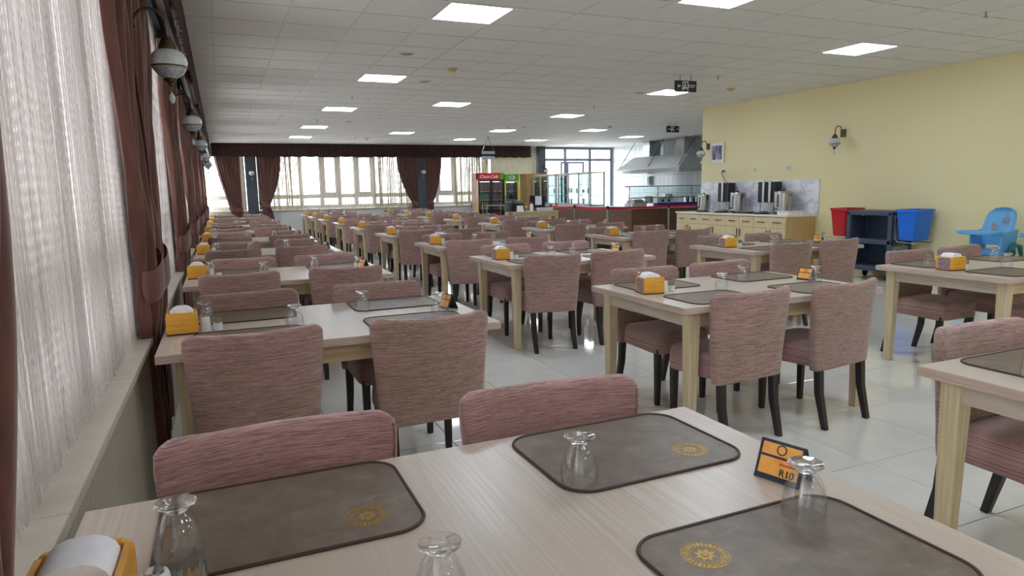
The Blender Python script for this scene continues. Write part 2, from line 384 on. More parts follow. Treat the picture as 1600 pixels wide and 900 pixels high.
# walls
sbox('wall_right', 'yellow', XR, XR + .2, YN, YE, 0, CZ + .05, label='yellow woven wallpaper wall on the right')
sbox('wall_recess', 'cream_wall', XR + .2, XK, YE - .2, YE, 0, CZ + .05, label='short wall turning into the kitchen recess')
sbox('wall_kitchen', 'ktile', XK, XK + .2, YE - .2, YB + .2, 0, CZ + .05, label='white tiled kitchen wall behind the hood')
sbox('wall_near', 'cream_wall', XG, XR + .2, YN - .2, YN, 0, CZ + .05, label='plain wall behind the camera')
wl = sbox('wall_left', 'greywp', XG, XS, YN, YB, 0, SILL - .03, label='grey brown wallpapered low wall under the left windows')
sb_edges = [YN, -.6, .45, 1.6, 2.75, 3.9, 5.05, 6.2, 7.4, 8.6, 9.8, 11, 12.4, 13.8, 15.2, 16.6, 18, 19.4, 20.8, YB - .2]
for a, b in zip(sb_edges[:-1], sb_edges[1:]):
    MB().box(XG, XS + .02, a + .001, b - .001, SILL - .03, SILL).obj('sill_slab', 'stone', wl, bevel=.004)
# left windows: pillars, frames, panes
PIL = [-2.1, .75, 3.8, 6.8, 9.7, 12.7, 15.8, 18.9, 21.9]
for k, y in enumerate(PIL):
    MB().box(XG, XS - .16, y - .16, y + .16, SILL, CZ + .04).obj('pillar', 'pillar', wl)
    MB().box(XS - .03, XS + .005, y - .03, y + .03, SILL, CZ - .12).obj('lamp_post', 'pillar', wl)
MB().box(XG - .05, XS, YN, YB, CZ - .12, CZ + .05).obj('lintel', 'pillar', wl)
def window(n, axis, a0, a1, z0, z1, base, splits, transom, mat='pvc', label=None, thick=.13, open_panes=()):
    """frame with vertical mullions at splits and one transom; axis 'y' on the left wall, 'x' on the back wall"""
    root = bpy.data.objects.new('window_%d' % n, None); COL.objects.link(root); struct(root, label)
    def bx(p0, p1, q0, q1, d0=-.03, d1=.03):
        return MB().box(base + d0, base + d1, p0, p1, q0, q1) if axis == 'y' else MB().box(p0, p1, base + d0, base + d1, q0, q1)
    t = thick
    bx(a0, a1, z0, z0 + t).obj('window_frame', mat, root, bevel=.004); bx(a0, a1, z1 - t, z1).obj('window_frame', mat, root, bevel=.004)
    ed = [a0] + list(splits) + [a1]
    for k, e in enumerate(ed):
        w = t / 2 if 0 < k < len(ed) - 1 else t
        lo = e if k == 0 else e - w; hi = e if k == len(ed) - 1 else e + w
        bx(lo, hi, z0 + t, z1 - t).obj('window_frame' if w == t else 'mullion', mat, root, bevel=.004)
    cells = [(z0 + t, transom - t / 2), (transom + t / 2, z1 - t)] if transom else [(z0 + t, z1 - t)]
    for k in range(len(ed) - 1):
        lo = ed[k] + (t if k == 0 else t / 2); hi = ed[k + 1] - (t if k == len(ed) - 2 else t / 2)
        if transom: bx(lo, hi, transom - t / 2, transom + t / 2).obj('transom', mat, root, bevel=.004)
        for ci, (q0, q1) in enumerate(cells):
            if (k, ci) in open_panes:
                s = .06; o = MB()
                for b in ((lo, hi, q0, q0 + s), (lo, hi, q1 - s, q1), (lo, lo + s, q0 + s, q1 - s), (hi - s, hi, q0 + s, q1 - s)):
                    o.v += [] ; o.add(bx(*b, -.045, .02).v, bx(*b).f)
                sash = o.obj('sash', mat, root)
                hm = bx(lo + .015, lo + .035, (q0 + q1) / 2 - .07, (q0 + q1) / 2 + .07, -.075, -.045); hm.obj('handle', mat, sash)
                bx(lo + s, hi - s, q0 + s, q1 - s, -.006, .006).obj('pane', 'pane', sash)
            else:
                bx(lo, hi, q0, q1, -.006, .006).obj('pane', 'pane', root)
    return root
n = 1
for a, b in zip(PIL[:-1], PIL[1:]):
    m = (a + b) / 2
    window(n, 'y', a + .16, b - .16, SILL, CZ - .12, XG + .03, [a + .95, m, b - .95], 1.15, label='white framed window on the left behind beaded strings'); n += 1

# back wall
BY = YB + .1
wb = sbox('wall_back', 'white_wall', XG - .1, 10.75, YB, YB + .2, 0, .86, label='pale grey low wall under the back windows')
sbox('trim_1', 'stone', XG, 10.6, YB - .06, YB + .02, .86, .895, label='stone sill along the back windows')
BP = [(.78, 1.1), (6.2, 6.5), (10.76, 11.02)]
for k, (a, b) in enumerate(BP):
    MB().box(a, b, YB - .22, YB + .2, 0, CZ + .04).obj('pillar', 'pillar', wb)
MB().box(XG, 10.8, YB + .02, YB + .2, 2.72, CZ + .05).obj('lintel', 'white_wall', wb)
window(n, 'x', XG + .05, .76, .895, 2.72, BY, [], 1.3, label='white framed window left of the first back pillar'); n += 1
window(n, 'x', 1.12, 6.18, .895, 2.72, BY, [2.42, 3.06, 3.62, 4.16, 4.76], 1.3, label='wide white framed window between the two back pillars', open_panes={(2, 1), (4, 1)}); n += 1
window(n, 'x', 6.52, 10.74, .895, 2.72, BY, [6.95, 7.6, 8.75], 1.3, label='white framed window behind the drinks fridges', open_panes={(1, 1)}); n += 1
window(n, 'x', 11.04, XK, .1, CZ, BY, [11.99, 13.05], 2.47, mat='alu', label='tall grey framed glazing beside the kitchen', thick=.1); n += 1
window(n, 'x', 11.75, 12.75, .1, 2.4, BY - .09, [12.05], None, mat='alu', label='grey framed glass door leaf in the tall glazing', thick=.07); n += 1

# ------------------------------------------------------------------ ceiling lights, detectors, signs
lights_label = {(0, 0): 'large square LED ceiling panel nearest the camera', (0, 6): 'square LED panel, second in the left line of ceiling lights', (0, 12): 'square LED panel, third in the left line of ceiling lights',
                (0, 18): 'square LED panel, fourth in the left line of ceiling lights', (0, 23): 'square LED panel, last in the left line above the back curtains', (3, -2): 'square LED panel cut by the top of the photo',
                (3, 10): 'square LED panel right of the third left-line panel', (4, 20): 'small far LED panel above the second back curtain', (8, 0): 'square LED panel nearest the yellow wall',
                (8, 6): 'square LED panel beside the nearer exit sign', (8, 12): 'square LED panel above the wide dish cabinets, middle distance', (8, 18): 'far LED panel in front of the hanging board', (8, 23): 'far LED panel close above the back pelmet',
                (12, 17): 'far LED panel left of the kitchen hood', (12, 23): 'far LED panel above the third back pillar', (16, 20): 'far LED panel nearest the hood ducts', (16, 26): 'farthest LED panel in front of the tall glazing'}
f_me = MB().ring(.27, .2985, -.006, .012, 4).v
fr = MB()
for b in ((-.297, .297, -.297, -.277), (-.297, .297, .277, .297), (-.297, -.277, -.277, .277), (.277, .297, -.277, .277)): fr.box(*b, CZ - .008, CZ + .02)
fr_me = fr.mesh('light_frame', 'tbar'); df_me = MB().box(-.277, .277, -.277, .277, CZ - .004, CZ + .01).mesh('diffuser', 'led')
for (i, j) in LIGHTS:
    lab = lights_label.get((i, j)) or {(0, -6): 'LED ceiling panel right above the camera', (3, -8): 'LED ceiling panel above the first middle table', (8, -6): 'LED ceiling panel near the yellow wall, out of frame', (8, -12): 'rearmost LED ceiling panel by the yellow wall', (0, -12): 'rearmost LED ceiling panel by the windows'}[(i, j)]
    t = thing('ceiling_light', lab, 'ceiling light', (cx0 + (i + .5) * .6, cy0 + (j + .5) * .6, 0), 0, 'LED ceiling panels')
    mobj('light_frame', fr_me, t); mobj('diffuser', df_me, t)
def ceil_pt(u, v, z=CZ):
    d = r2 * ((u - 800) / FPX) - u2 * ((v - 450) / FPX) + fwd
    k = (z - CAMH) / d.z; return d.x * k, d.y * k
for (u, v, lab) in ((707, 107, 'yellowed smoke detector right of the second left-line panel'), (953, 197, 'yellowed smoke detector near the kitchen'), (1142, 138, 'small yellowed detector above the yellow wall corner'), (573, 216, 'tiny smoke detector above the back curtains')):
    x, y = ceil_pt(u, v); t = thing('smoke_detector', lab, 'detector', (x, y, CZ), 0, 'smoke detectors')
    MB().lathe([(.062, 0), (.064, -.012), (.06, -.018)], 20).obj('base', 'detector', t, smooth=A40)
    MB().lathe([(.042, -.018), (.045, -.03), (.034, -.046), (.012, -.05)], 20).obj('sensor', 'detector', t, smooth=A40)
for (u, v, lab) in ((664, 127, 'round grey ceiling speaker right of the second panel'), (636, 84, 'small round grey ceiling vent near the first panel'), (545, 190, 'round ceiling speaker right of the fourth panel'), (818, 199, 'far round ceiling speaker in mid room'), (1000, 145, 'round ceiling speaker left of the nearer exit sign')):
    x, y = ceil_pt(u, v); t = thing('ceiling_speaker', lab, 'speaker', (x, y, CZ), 0, 'ceiling speakers')
    MB().ring(.07, .09, -.008, 0, 28).obj('rim', 'tbar', t, smooth=A40); MB().lathe([(.07, 0), (.07, -.005), (.02, -.006)], 24).obj('grille', 'grille', t, smooth=A40)
for (u, v, lab) in ((550, 150, 'sprinkler head before the third left-line panel'), (495, 186, 'sprinkler head beside the fourth left-line panel'), (555, 214, 'sprinkler head close to the back curtains'), (928, 165, 'sprinkler head right of mid room'), (1541, 17, 'sprinkler head at the top right of the ceiling'), (1122, 117, 'sprinkler head right of the nearer exit sign'), (794, 197, 'sprinkler head over the far tables'), (702, 218, 'sprinkler head above the fridges')):
    x, y = ceil_pt(u, v); t = thing('sprinkler_head', lab, 'sprinkler', (x, y, CZ), 0, 'sprinkler heads')
    MB().lathe([(.03, 0), (.03, -.006), (.01, -.008)], 14).obj('escutcheon', 'tbar', t); MB().lathe([(.008, -.006), (.008, -.05), (.02, -.055), (.02, -.058)], 10).obj('deflector', 'steel', t)
def exit_sign(u, v, rz, lab, flip):
    x, y = ceil_pt(u, v, CZ - .16); t = thing('exit_sign', lab, 'exit sign', (x, y, CZ), rz, 'exit signs')
    MB().box(-.17, .17, -.022, .022, -.235, -.085).obj('housing', 'exit', t, bevel=.004)
    for s in (-.09, .09): MB().lathe([(.006, -.086), (.006, 0)], 8, (s, 0, 0)).obj('hanger', 'steel', t)
    g = MB(); s = -1 if flip else 1
    yf = -.024
    def q(x0, x1, z0, z1): g.box(min(s * x0, s * x1), max(s * x0, s * x1), yf, yf + .003, z0, z1)
    q(-.13, -.085, -.164, -.156); g.add([(s * -.15, yf, -.16), (s * -.12, yf, -.135), (s * -.12, yf, -.185)], [(0, 1, 2)])
    g.obj('arrow', 'white_print', t)
    d = MB(); d.box(-.065, -.055, yf, yf + .003, -.22, -.1); d.box(.02, .03, yf, yf + .003, -.22, -.1); d.box(-.065, .03, yf, yf + .003, -.11, -.1)
    d.obj('door_symbol', 'white_print', t)
    p = MB(); p.box(-.03, -.012, yf, yf + .003, -.135, -.118); p.box(-.035, -.012, yf, yf + .003, -.175, -.138); p.box(-.05, -.03, yf, yf + .003, -.205, -.172); p.box(-.014, .006, yf, yf + .003, -.2, -.17)
    p.obj('running_figure', 'white_print', t)
    text('lettering', 'EXIT', .055, 'white_print', t, (s * .09, yf + .001, -.16), (PI / 2, 0, 0), extrude=.001)
exit_sign(1071, 135, -.05, 'black hanging exit sign with a left arrow beside a ceiling panel', False)
exit_sign(1051, 202, -.05, 'far black hanging exit sign with a right arrow near the hood', True)
x, y = ceil_pt(763, 240, 2.55)
k = 18.5 / y; x *= k; y = 18.5
t = thing('hanging_board', 'silver hanging board on cords above the drinks fridges', 'sign', (x, y, CZ), 0)
MB().box(-.2, .2, -.012, .012, -.5, -.42).obj('header', 'silver_label', t); MB().box(-.18, .18, -.01, .01, -.56, -.505).obj('board', 'exit', t); MB().box(-.2, .2, -.01, .01, -.66, -.565).obj('lower_board', 'silver_label', t)
for s in (-1, 1): MB().tube([(s * .18, 0, -.42), (0, 0, 0)], .006, 6).obj('cord', 'steel', t)

# ------------------------------------------------------------------ curtains
def drape(label, axis, base, a_top, a_tie, a_bot, ztie, zbot, ztop=2.66, folds=9, cat='curtain', straight=False, tie_hook=None, tied=True):
    root = thing('curtain', label, cat, (0, 0, 0), 0, 'brown tied-back curtains')
    P = (lambda a, n, z: (base + n, a, z)) if axis == 'y' else (lambda a, n, z: (a, base - n, z))
    N, Mr = 96, 34; vs = []; fs = []
    rnd = random.Random(sum(map(ord, label)))
    ph = [rnd.uniform(0, 6.28) for _ in range(4)]
    for r in range(Mr + 1):
        z = ztop + (zbot - ztop) * r / Mr
        if z >= ztie:
            q = (ztop - z) / (ztop - ztie); e = q ** 2.1 if not straight else q ** 1.2
            l = a_top[0] + (a_tie[0] - a_top[0]) * e; h = a_top[1] + (a_tie[1] - a_top[1]) * e
        else:
            q = (ztie - z) / (ztie - zbot); e = 1 - (1 - q) ** 2
            l = a_tie[0] + (a_bot[0] - a_tie[0]) * e; h = a_tie[1] + (a_bot[1] - a_tie[1]) * e
        w = abs(h - l); amp = min(.03, .021 * (1 + .05 / max(w, .08))) * (1 - (.55 * math.exp(-((z - ztie) / .14) ** 2) if tied else 0))
        if z < .8: amp *= .75
        bulge = (.04 if tied else 0) * math.exp(-((z - ztie) / .25) ** 2)
        for c in range(N + 1):
            s = c / N
            off = amp * (math.sin(2 * PI * folds * s + ph[0]) + .35 * math.sin(2 * PI * folds * 1.7 * s + ph[1] + z * .6)) + bulge * math.sin(PI * s) + .012 * math.sin(z * 5 + s * 9)
            vs.append(P(l + (h - l) * s, off, z))
    for r in range(Mr):
        for c in range(N):
            i = r * (N + 1) + c; fs.append((i, i + 1, i + N + 2, i + N + 1))
    o = MB().add(vs, fs).obj('cloth', 'drape', root, smooth=2.5)
    m = o.modifiers.new('thickness', 'SOLIDIFY'); m.thickness = .008; m.offset = 0
    if not tied: return root
    ca = (a_tie[0] + a_tie[1]) / 2; hw = abs(a_tie[1] - a_tie[0]) / 2 + .012; secs = []
    for dz, k in ((-.075, .96), (-.07, 1.0), (-.03, 1.05), (.03, 1.05), (.07, 1.0), (.075, .96)):
        secs.append([P(ca + hw * k * math.cos(2 * PI * q / 28), .022 + .058 * k * math.sin(2 * PI * q / 28), ztie + dz + .05 * math.cos(2 * PI * q / 28) * (1 if axis == 'y' else -1)) for q in range(28)])
    MB().loft(secs, False).obj('tieback', 'drape', root, smooth=1)
    if tie_hook is not None:
        MB().tube([P(ca, .03, ztie + .02), P((ca + tie_hook) / 2, .03, ztie + .03), P(tie_hook, 0, ztie + .1)], .014, 8).obj('tie_cord', 'pelmet', root)
    return root
def pelmet(label, axis, base, a0, a1, z0, z1, step=.1):
    P = (lambda a, n, z: (base + n, a, z)) if axis == 'y' else (lambda a, n, z: (a, base - n, z))
    n_ = int((a1 - a0) / step * 8); vs = []; fs = []
    rows = [z1, z1 - .04, (z0 + z1) / 2, z0 + .03, z0]
    for ri, z in enumerate(rows):
        for c in range(n_ + 1):
            a = a0 + (a1 - a0) * c / n_; k = (a - a0) / step
            off = (.012 + .014 * ri / 4) * (abs(math.sin(PI * k)) ** .7) + .006 * math.sin(k * 2.3)
            vs.append(P(a, off, z + (.008 * math.sin(k * 1.7) if ri == 4 else 0)))
    for r in range(4):
        for c in range(n_): i = r * (n_ + 1) + c; fs.append((i, i + 1, i + n_ + 2, i + n_ + 1))
    root = thing('pelmet', label, 'pelmet', (0, 0, 0), 0, 'pleated pelmets')
    o = MB().add(vs, fs).obj('pleated_cloth', 'pelmet', root, smooth=1.2)
    m = o.modifiers.new('thickness', 'SOLIDIFY'); m.thickness = .01
    b = MB().box(base - .1, base - .02, a0, a1, z1 - .06, z1 - .02) if axis == 'y' else MB().box(a0, a1, base + .02, base + .1, z1 - .06, z1 - .02)
    b.obj('track', 'pelmet', root)
pelmet('dark brown pleated pelmet running along the left windows', 'y', -.19, YN + .02, YB - .36, 2.5, CZ - .006)
pelmet('dark brown pleated pelmet along the back windows', 'x', YB - .32, -.15, 10.38, 2.53, CZ - .006)
DX = -.356
for k, y in enumerate(PIL):
    if 0 < k < 8:
        place = ['', 'at the near left edge of the photo', 'beside the first wall lamp', 'beside the second wall lamp', 'beside the third wall lamp', 'beside the fourth wall lamp', 'beside the fifth wall lamp', 'at the far end of the left wall'][k]
        if k == 1:
            drape('dark brown curtain ' + place, 'y', -.348, (y + .12, y + 1.03), (y + .12, y + .52), (y + .12, y + .36), 1.02, .16, folds=5, straight=True, tied=False)
            continue
        drape('brown velvet curtain before the pillar ' + place, 'y', DX, (y - .5, y - .02), (y - .29, y - .04), (y - .32, y - .03), 1.02, .16, folds=6)
        drape('brown velvet curtain after the pillar ' + place, 'y', DX, (y + .03, y + .95), (y + .05, y + .35), (y + .05, y + .42), 1.02, .16, folds=9)
BD = YB - .2
drape('dark brown straight curtain left of the first back pillar', 'x', BD, (-.1, .63), (.26, .62), (.3, .62), .95, .3, folds=9, straight=True)
drape('dark brown curtain tied low right of the first back pillar', 'x', BD, (1.13, 1.82), (1.2, 1.42), (1.2, 1.55), 1.06, .35, folds=8, tie_hook=1.06)
drape('dark brown curtain tied back left of the second back pillar', 'x', BD, (5.5, 6.17), (5.98, 6.17), (5.95, 6.17), 1.0, .35, folds=8, tie_hook=6.22)
drape('dark brown curtain tied back right of the second back pillar', 'x', BD, (6.47, 7.05), (6.5, 6.72), (6.5, 6.72), 1.02, .35, folds=7, tie_hook=6.45)
def strings(label, axis, base, a0, a1, step, z0, z1, r, seg, mat, seed, layers=2, gap=.02):
    rg = np.random.default_rng(seed); vv = []; ff = []; off = 0
    root = None
    for L in range(layers):
        a = np.arange(a0, a1, step) + rg.uniform(-.3, .3, len(np.arange(a0, a1, step))) * step; S = len(a)
        K = int((z1 - z0) / seg) + 1
        zz = np.linspace(z1, z0, K)[None, :] + rg.uniform(-.5, .5, (S, 1)) * seg * (np.linspace(0, 1, K)[None, :] > 0)
        rad = np.where(np.arange(K) % 2 == 0, r, r * (.42 if r < .007 else .85))[None, :] * rg.uniform(.7, 1.15, (S, 1))
        amp = rg.uniform(.2, 1.0, (S, 1)) * step * .35; pa = rg.uniform(0, 6.28, (S, 1))
        ca = a[:, None] + amp * np.sin(zz * rg.uniform(.8, 2.2, (S, 1)) + pa) * .8
        cn = L * gap + rg.uniform(-.006, .006, (S, 1)) + 0 * zz
        V = np.zeros((S, K, 4, 3))
        for q in range(4):
            th = q * PI / 2 + rg.uniform(0, 1.5, (S, 1)); da = rad * np.cos(th); dn = rad * np.sin(th)
            A = ca + da; Nn = cn + dn
            if axis == 'y': V[:, :, q, 0] = base + Nn; V[:, :, q, 1] = A
            else: V[:, :, q, 0] = A; V[:, :, q, 1] = base - Nn
            V[:, :, q, 2] = zz
        idx = np.arange(S * K * 4).reshape(S, K, 4) + off; off += S * K * 4
        nx = np.roll(idx, -1, axis=2)
        F = np.stack([idx[:, :-1], nx[:, :-1], nx[:, 1:], idx[:, 1:]], -1).reshape(-1, 4)
        vv.append(V.reshape(-1, 3)); ff.append(F)
    V = np.concatenate(vv); F = np.concatenate(ff)
    me = bpy.data.meshes.new('string_curtain'); me.vertices.add(len(V)); me.vertices.foreach_set('co', V.ravel())
    me.loops.add(len(F) * 4); me.loops.foreach_set('vertex_index', F.ravel().astype(np.int32))
    me.polygons.add(len(F)); me.polygons.foreach_set('loop_start', np.arange(0, len(F) * 4, 4, dtype=np.int32)); me.polygons.foreach_set('use_smooth', [True] * len(F))
    me.update(calc_edges=True); me.materials.append(M[mat])
    o = bpy.data.objects.new('string_curtain', me); COL.objects.link(o)
    tag(o, label, 'string curtain', 'string curtains', 'stuff'); return o
SX = -.432
for k, (a, b) in enumerate(zip(PIL[:-1], PIL[1:])):
    if k == 0: strings('beige string curtain in the window behind the camera', 'y', SX, a + .012, b - .012, .03, SILL + .005, 2.85, .008, .09, 'string', k, 1)
    elif k == 1: strings('dense beige beaded string curtain in the nearest left window', 'y', SX, a + .012, b - .012, .0078, SILL + .005, 2.85, .0038, .016, 'string', k, 2)
    elif k < 4: strings('beige string curtain in the %s left window' % ORD[k - 1], 'y', SX, a + .012, b - .012, .013, SILL + .005, 2.85, .0055, .05, 'string', k, 2)
    else: strings('beige string curtain in the %s left window' % ORD[k - 1], 'y', SX, a + .012, b - .012, .022, SILL + .005, 2.85, .008, .12, 'string', k, 1)
SB = YB - .02
strings('thin string curtain in the window left of the first back pillar', 'x', SB, -.4, .75, .05, .9, 2.75, .0085, .1, 'string_back', 31, 1)
strings('cream string curtain in the left part of the wide back window', 'x', SB, 1.15, 2.42, .019, .9, 2.75, .0085, .1, 'string_back', 32, 2)
strings('sparse string curtain over the opening sashes of the back window', 'x', SB, 2.46, 4.72, .05, .9, 2.75, .0085, .1, 'string_back', 33, 1)
strings('cream string curtain in the right part of the wide back window', 'x', SB, 4.76, 6.18, .019, .9, 2.75, .0085, .1, 'string_back', 34, 2)
strings('cream string curtain behind the red drinks fridge', 'x', SB, 7.55, 8.85, .018, .9, 2.75, .0085, .1, 'string_back', 35, 2)
t = thing('roller_blind', 'cream roller blind behind the green topped fridge', 'blind', (0, 0, 0))
MB().box(8.92, 10.66, YB - .03, YB - .022, 1.0, 2.66).obj('blind_cloth', string_mat('cream_blind', (238, 232, 212), .16), t); MB().tube([(8.9, YB - .03, 2.68), (10.68, YB - .03, 2.68)], .025, 12).obj('roller', 'pvc', t)

# ------------------------------------------------------------------ wall lamps
def make_sconce():
    t = thing('wall_lamp', 'x', 'wall lamp')
    MB().box(-.045, .045, -.012, .012, -.06, .06).obj('wall_plate', 'brass', t, bevel=.004)
    pts = [(0, -.012, 0), (0, -.04, .02)] + [(0, -.105 + .068 * math.cos(a), .035 + .075 * math.sin(a)) for a in [PI * k / 10 for k in range(0, 11)]] + [(0, -.175, -.02)]
    MB().tube(pts, .0075, 8).obj('arm', 'brass', t, smooth=1)
    c = (0, -.175, -.13)
    MB().lathe([(.012, .115), (.02, .112), (.03, .095), (.034, .085), (.042, .07), (.046, .055), (.048, .04), (.044, .036)], 24, c).obj('cap', 'brass', t, smooth=.8)
    g = MB().lathe([(.044, .05), (.058, .044), (.07, .033), (.079, .018), (.0835, 0), (.083, -.015), (.079, -.03)], 28, c, False).obj('globe', 'crackle', t, smooth=2)
    MB().lathe([(.079, -.03), (.073, -.045), (.062, -.06), (.046, -.075), (.028, -.086)], 28, c, False).obj('mosaic_bowl', 'mosaic', t, smooth=2)
    MB().ring(.078, .083, c[2] - .034, c[2] - .027, 28, c[:2]).obj('band', 'brass', g)
    MB().lathe([(.02, .045), (.024, .02), (.016, -.02), (.004, -.03)], 14, c).obj('bulb', 'bulb', t, smooth=2)
    MB().lathe([(.03, -.084), (.026, -.098), (.012, -.108), (.014, -.116), (.005, -.124)], 18, c).obj('finial', 'brass', t, smooth=.8)
    MB().tube([(c[0], c[1], c[2] - .122), (c[0], c[1], c[2] - .15)], .002, 6).obj('chain', 'brass', t)
    MB().lathe([(.002, -.15), (.012, -.165), (.016, -.182), (.01, -.2), (.002, -.207)], 12, c).obj('drop', 'crackle', t, smooth=1)
    return t
ZL = 2.18
sc0 = make_sconce(); first = True
SPOTS = [((XS - .01, y, ZL), PI / 2, lab) for y, lab in ((3.8, 'nearest mosaic glass wall lamp on the left wall'), (6.8, 'second mosaic glass wall lamp along the left wall'), (9.7, 'third mosaic glass wall lamp along the left wall'), (12.7, 'fourth mosaic glass wall lamp along the left wall'), (15.8, 'farthest mosaic glass wall lamp along the left wall'))]
SPOTS += [((.95, YB - .232, ZL), 0, 'mosaic wall lamp on the first back pillar'), ((6.35, YB - .232, ZL), 0, 'mosaic wall lamp on the second back pillar'), ((10.95, YB - .232, ZL), 0, 'mosaic wall lamp on the pillar beside the tall glazing'),
          ((XR - .012, 7.8, ZL), -PI / 2, 'brass mosaic wall lamp in the middle of the yellow wall'), ((XR - .012, 11.0, ZL), -PI / 2, 'brass mosaic wall lamp at the corner of the yellow wall')]
for loc, rz, lab in SPOTS:
    x, y, z = loc
    if rz == PI / 2: loc = (x + .015, y, z)
    if first: sc0.location = loc; sc0.rotation_euler = (0, 0, rz); sc0['label'] = lab; sc0['group'] = 'mosaic wall lamps'; first = False
    else: copy_tree(sc0, loc, rz, lab)

# ------------------------------------------------------------------ dining furniture prototypes
CW = .265
def chair_back(seed, wr):
    rg = random.Random(seed); secs = []; n = 32
    ph = [rg.uniform(0, 6) for _ in range(6)]
    levels = [(.343, .9), (.352, 1), (.40, 1), (.47, 1), (.55, 1), (.63, 1), (.70, 1), (.755, 1), (.785, 1), (.808, .97), (.822, .9), (.832, .75), (.836, .4)]
    for z, k in levels:
        q = max(0, (z - .345) / .49)
        hw = (.237 + .04 * q) * (1 if z < .79 else 1 - .15 * ((z - .79) / .046) ** 2.6)
        if z < .36: hw *= .985
        th = (.036 - .008 * q) * (max(k, .25)); yc = -.205 - .065 * q ** 1.3
        sec = []
        for j in range(n):
            a = 2 * PI * j / n; c, s = math.cos(a), math.sin(a)
            x = hw * math.copysign(abs(c) ** .3, c); y = th * math.copysign(abs(s) ** .45, s)
            bow = .055 * (x / .26) ** 2 * (.4 + .6 * q)
            w = wr * (math.sin(26 * x + 9 * z + ph[0]) * .35 + math.sin(40 * z + 12 * x + ph[1]) * .25 + max(0, math.sin(18 * x - 6 * z + ph[2])) ** 6)
            zz = z + (.004 * math.sin(5 * x + ph[3]) + .012 * (x / .26) ** 2 if z > .8 else 0) + (.006 * math.sin(9 * x + ph[4]) if z < .36 else 0)
            sec.append((x, yc + y + bow + (w if s < 0 else -w), zz))
        secs.append(sec)
    return MB().loft(secs).mesh('backrest', 'fabric', smooth=1.3)
def chair_seat(seed):
    rg = random.Random(seed); secs = []; n = 36; ph = rg.uniform(0, 6)
    for z, k in ((.345, .985), (.352, 1.0), (.38, 1.005), (.425, 1), (.452, .985), (.466, .955), (.474, .9), (.478, .75), (.48, .45)):
        sec = []
        for j in range(n):
            a = 2 * PI * j / n; c, s = math.cos(a), math.sin(a)
            x = .214 * k * math.copysign(abs(c) ** .3, c); y = .03 + .215 * k * math.copysign(abs(s) ** .3, s)
            x *= 1 + .05 * (y - .02)
            w = .004 * math.sin(30 * (x + y) + ph) if z < .4 else 0
            sec.append((x + w, y + w, z + (.005 * math.sin(14 * x + 11 * y + ph) if z < .36 else 0)))
        secs.append(sec)
    return MB().loft(secs).mesh('seat', 'fabric_seat', smooth=1.1)
leg_f = MB().taper((0, 0, .37), .021, .021, (0, 0, 0), .015, .015).mesh('leg', 'dark_leg', bevel=.003, seg=1)
leg_r = MB().loft([[(a - .02 if a == 0 else a, 0, 0) for a in ()]] and [[(sx * w, y + sy * w, z) for sx, sy in ((-1, -1), (1, -1), (1, 1), (-1, 1))] for (y, z, w) in ((0, .37, .021), (-.012, .2, .02), (-.06, 0, .016))]).mesh('leg', 'dark_leg', bevel=.003, seg=1)
seams = []
chairs = []
for k in range(4):
    c = thing('dining_chair', 'x', 'chair', (0, 0, 0), 0, 'mauve slipcovered dining chairs')
    mobj('backrest', chair_back(10 + k, (.0015, .003, .0065, .0025)[k]), c); mobj('seat', chair_seat(20 + k), c)
    for sx in (-1, 1): mobj('leg', leg_f, c, loc=(sx * .18, .2, 0))
    for sx in (-1, 1): mobj('leg', leg_r, c, loc=(sx * .19, -.195, 0))
    if k >= 2:
        for o in c.children[:1]: o.data.materials[0] = M['fabric_brown'] if k == 3 else M['fabric_pink']
    for sx in (-1, 1):   # piping down the front edge of the back, at its side seams
        pth = []
        for z in (.49, .56, .64, .72, .77, .8, .815):
            q = (z - .345) / .49; hw = (.237 + .04 * q) * (1 if z < .79 else 1 - .15 * ((z - .79) / .046) ** 2.6); x = hw * .985
            pth.append((sx * x, -.205 - .065 * q ** 1.3 + (.036 - .008 * q) * .62 + .055 * (x / .26) ** 2 * (.4 + .6 * q), z))
        MB().tube(pth, .0035, 5).obj('seam_piping', 'fabric', c, smooth=2)
    chairs.append(c)
TW, TD, TZ, TT = 1.5, .97, .756, .036
def make_table():
    t = thing('dining_table', 'x', 'table', (0, 0, 0), 0, 'pale oak dining tables')
    top = MB().box(0, TW, 0, TD, TZ - TT, TZ).obj('tabletop', 'oak_y', t, bevel=.0025, seg=2)
    top.data.materials.append(M['oak_edge'])
    for p in top.data.polygons:
        if abs(p.normal.z) < .7: p.material_index = 1
    lm = MB().taper((0, 0, TZ - TT), .036, .036, (0, 0, 0), .025, .025).mesh('leg', 'oak_z', bevel=.003, seg=1)
    for lx in (.105, TW - .105):
        for ly in (.075, TD - .075): mobj('leg', lm, t, loc=(lx, ly, 0))
    for ly in (.055, TD - .075): MB().box(.14, TW - .14, ly, ly + .02, TZ - TT - .085, TZ - TT).obj('apron', 'oak_x', t)
    for lx in (.085, TW - .105): MB().box(lx, lx + .02, .11, TD - .11, TZ - TT - .085, TZ - TT).obj('apron', 'oak_y', t)
    return t
table0 = make_table()
MW, MD = .48, .355
def rrect(w, d, r, n=8):
    out = []
    for cx, cy, a0 in ((w / 2 - r, d / 2 - r, 0), (-w / 2 + r, d / 2 - r, PI / 2), (-w / 2 + r, -d / 2 + r, PI), (w / 2 - r, -d / 2 + r, 3 * PI / 2)):
        for k in range(n + 1): a = a0 + PI / 2 * k / n; out.append((cx + r * math.cos(a), cy + r * math.sin(a)))
    return out
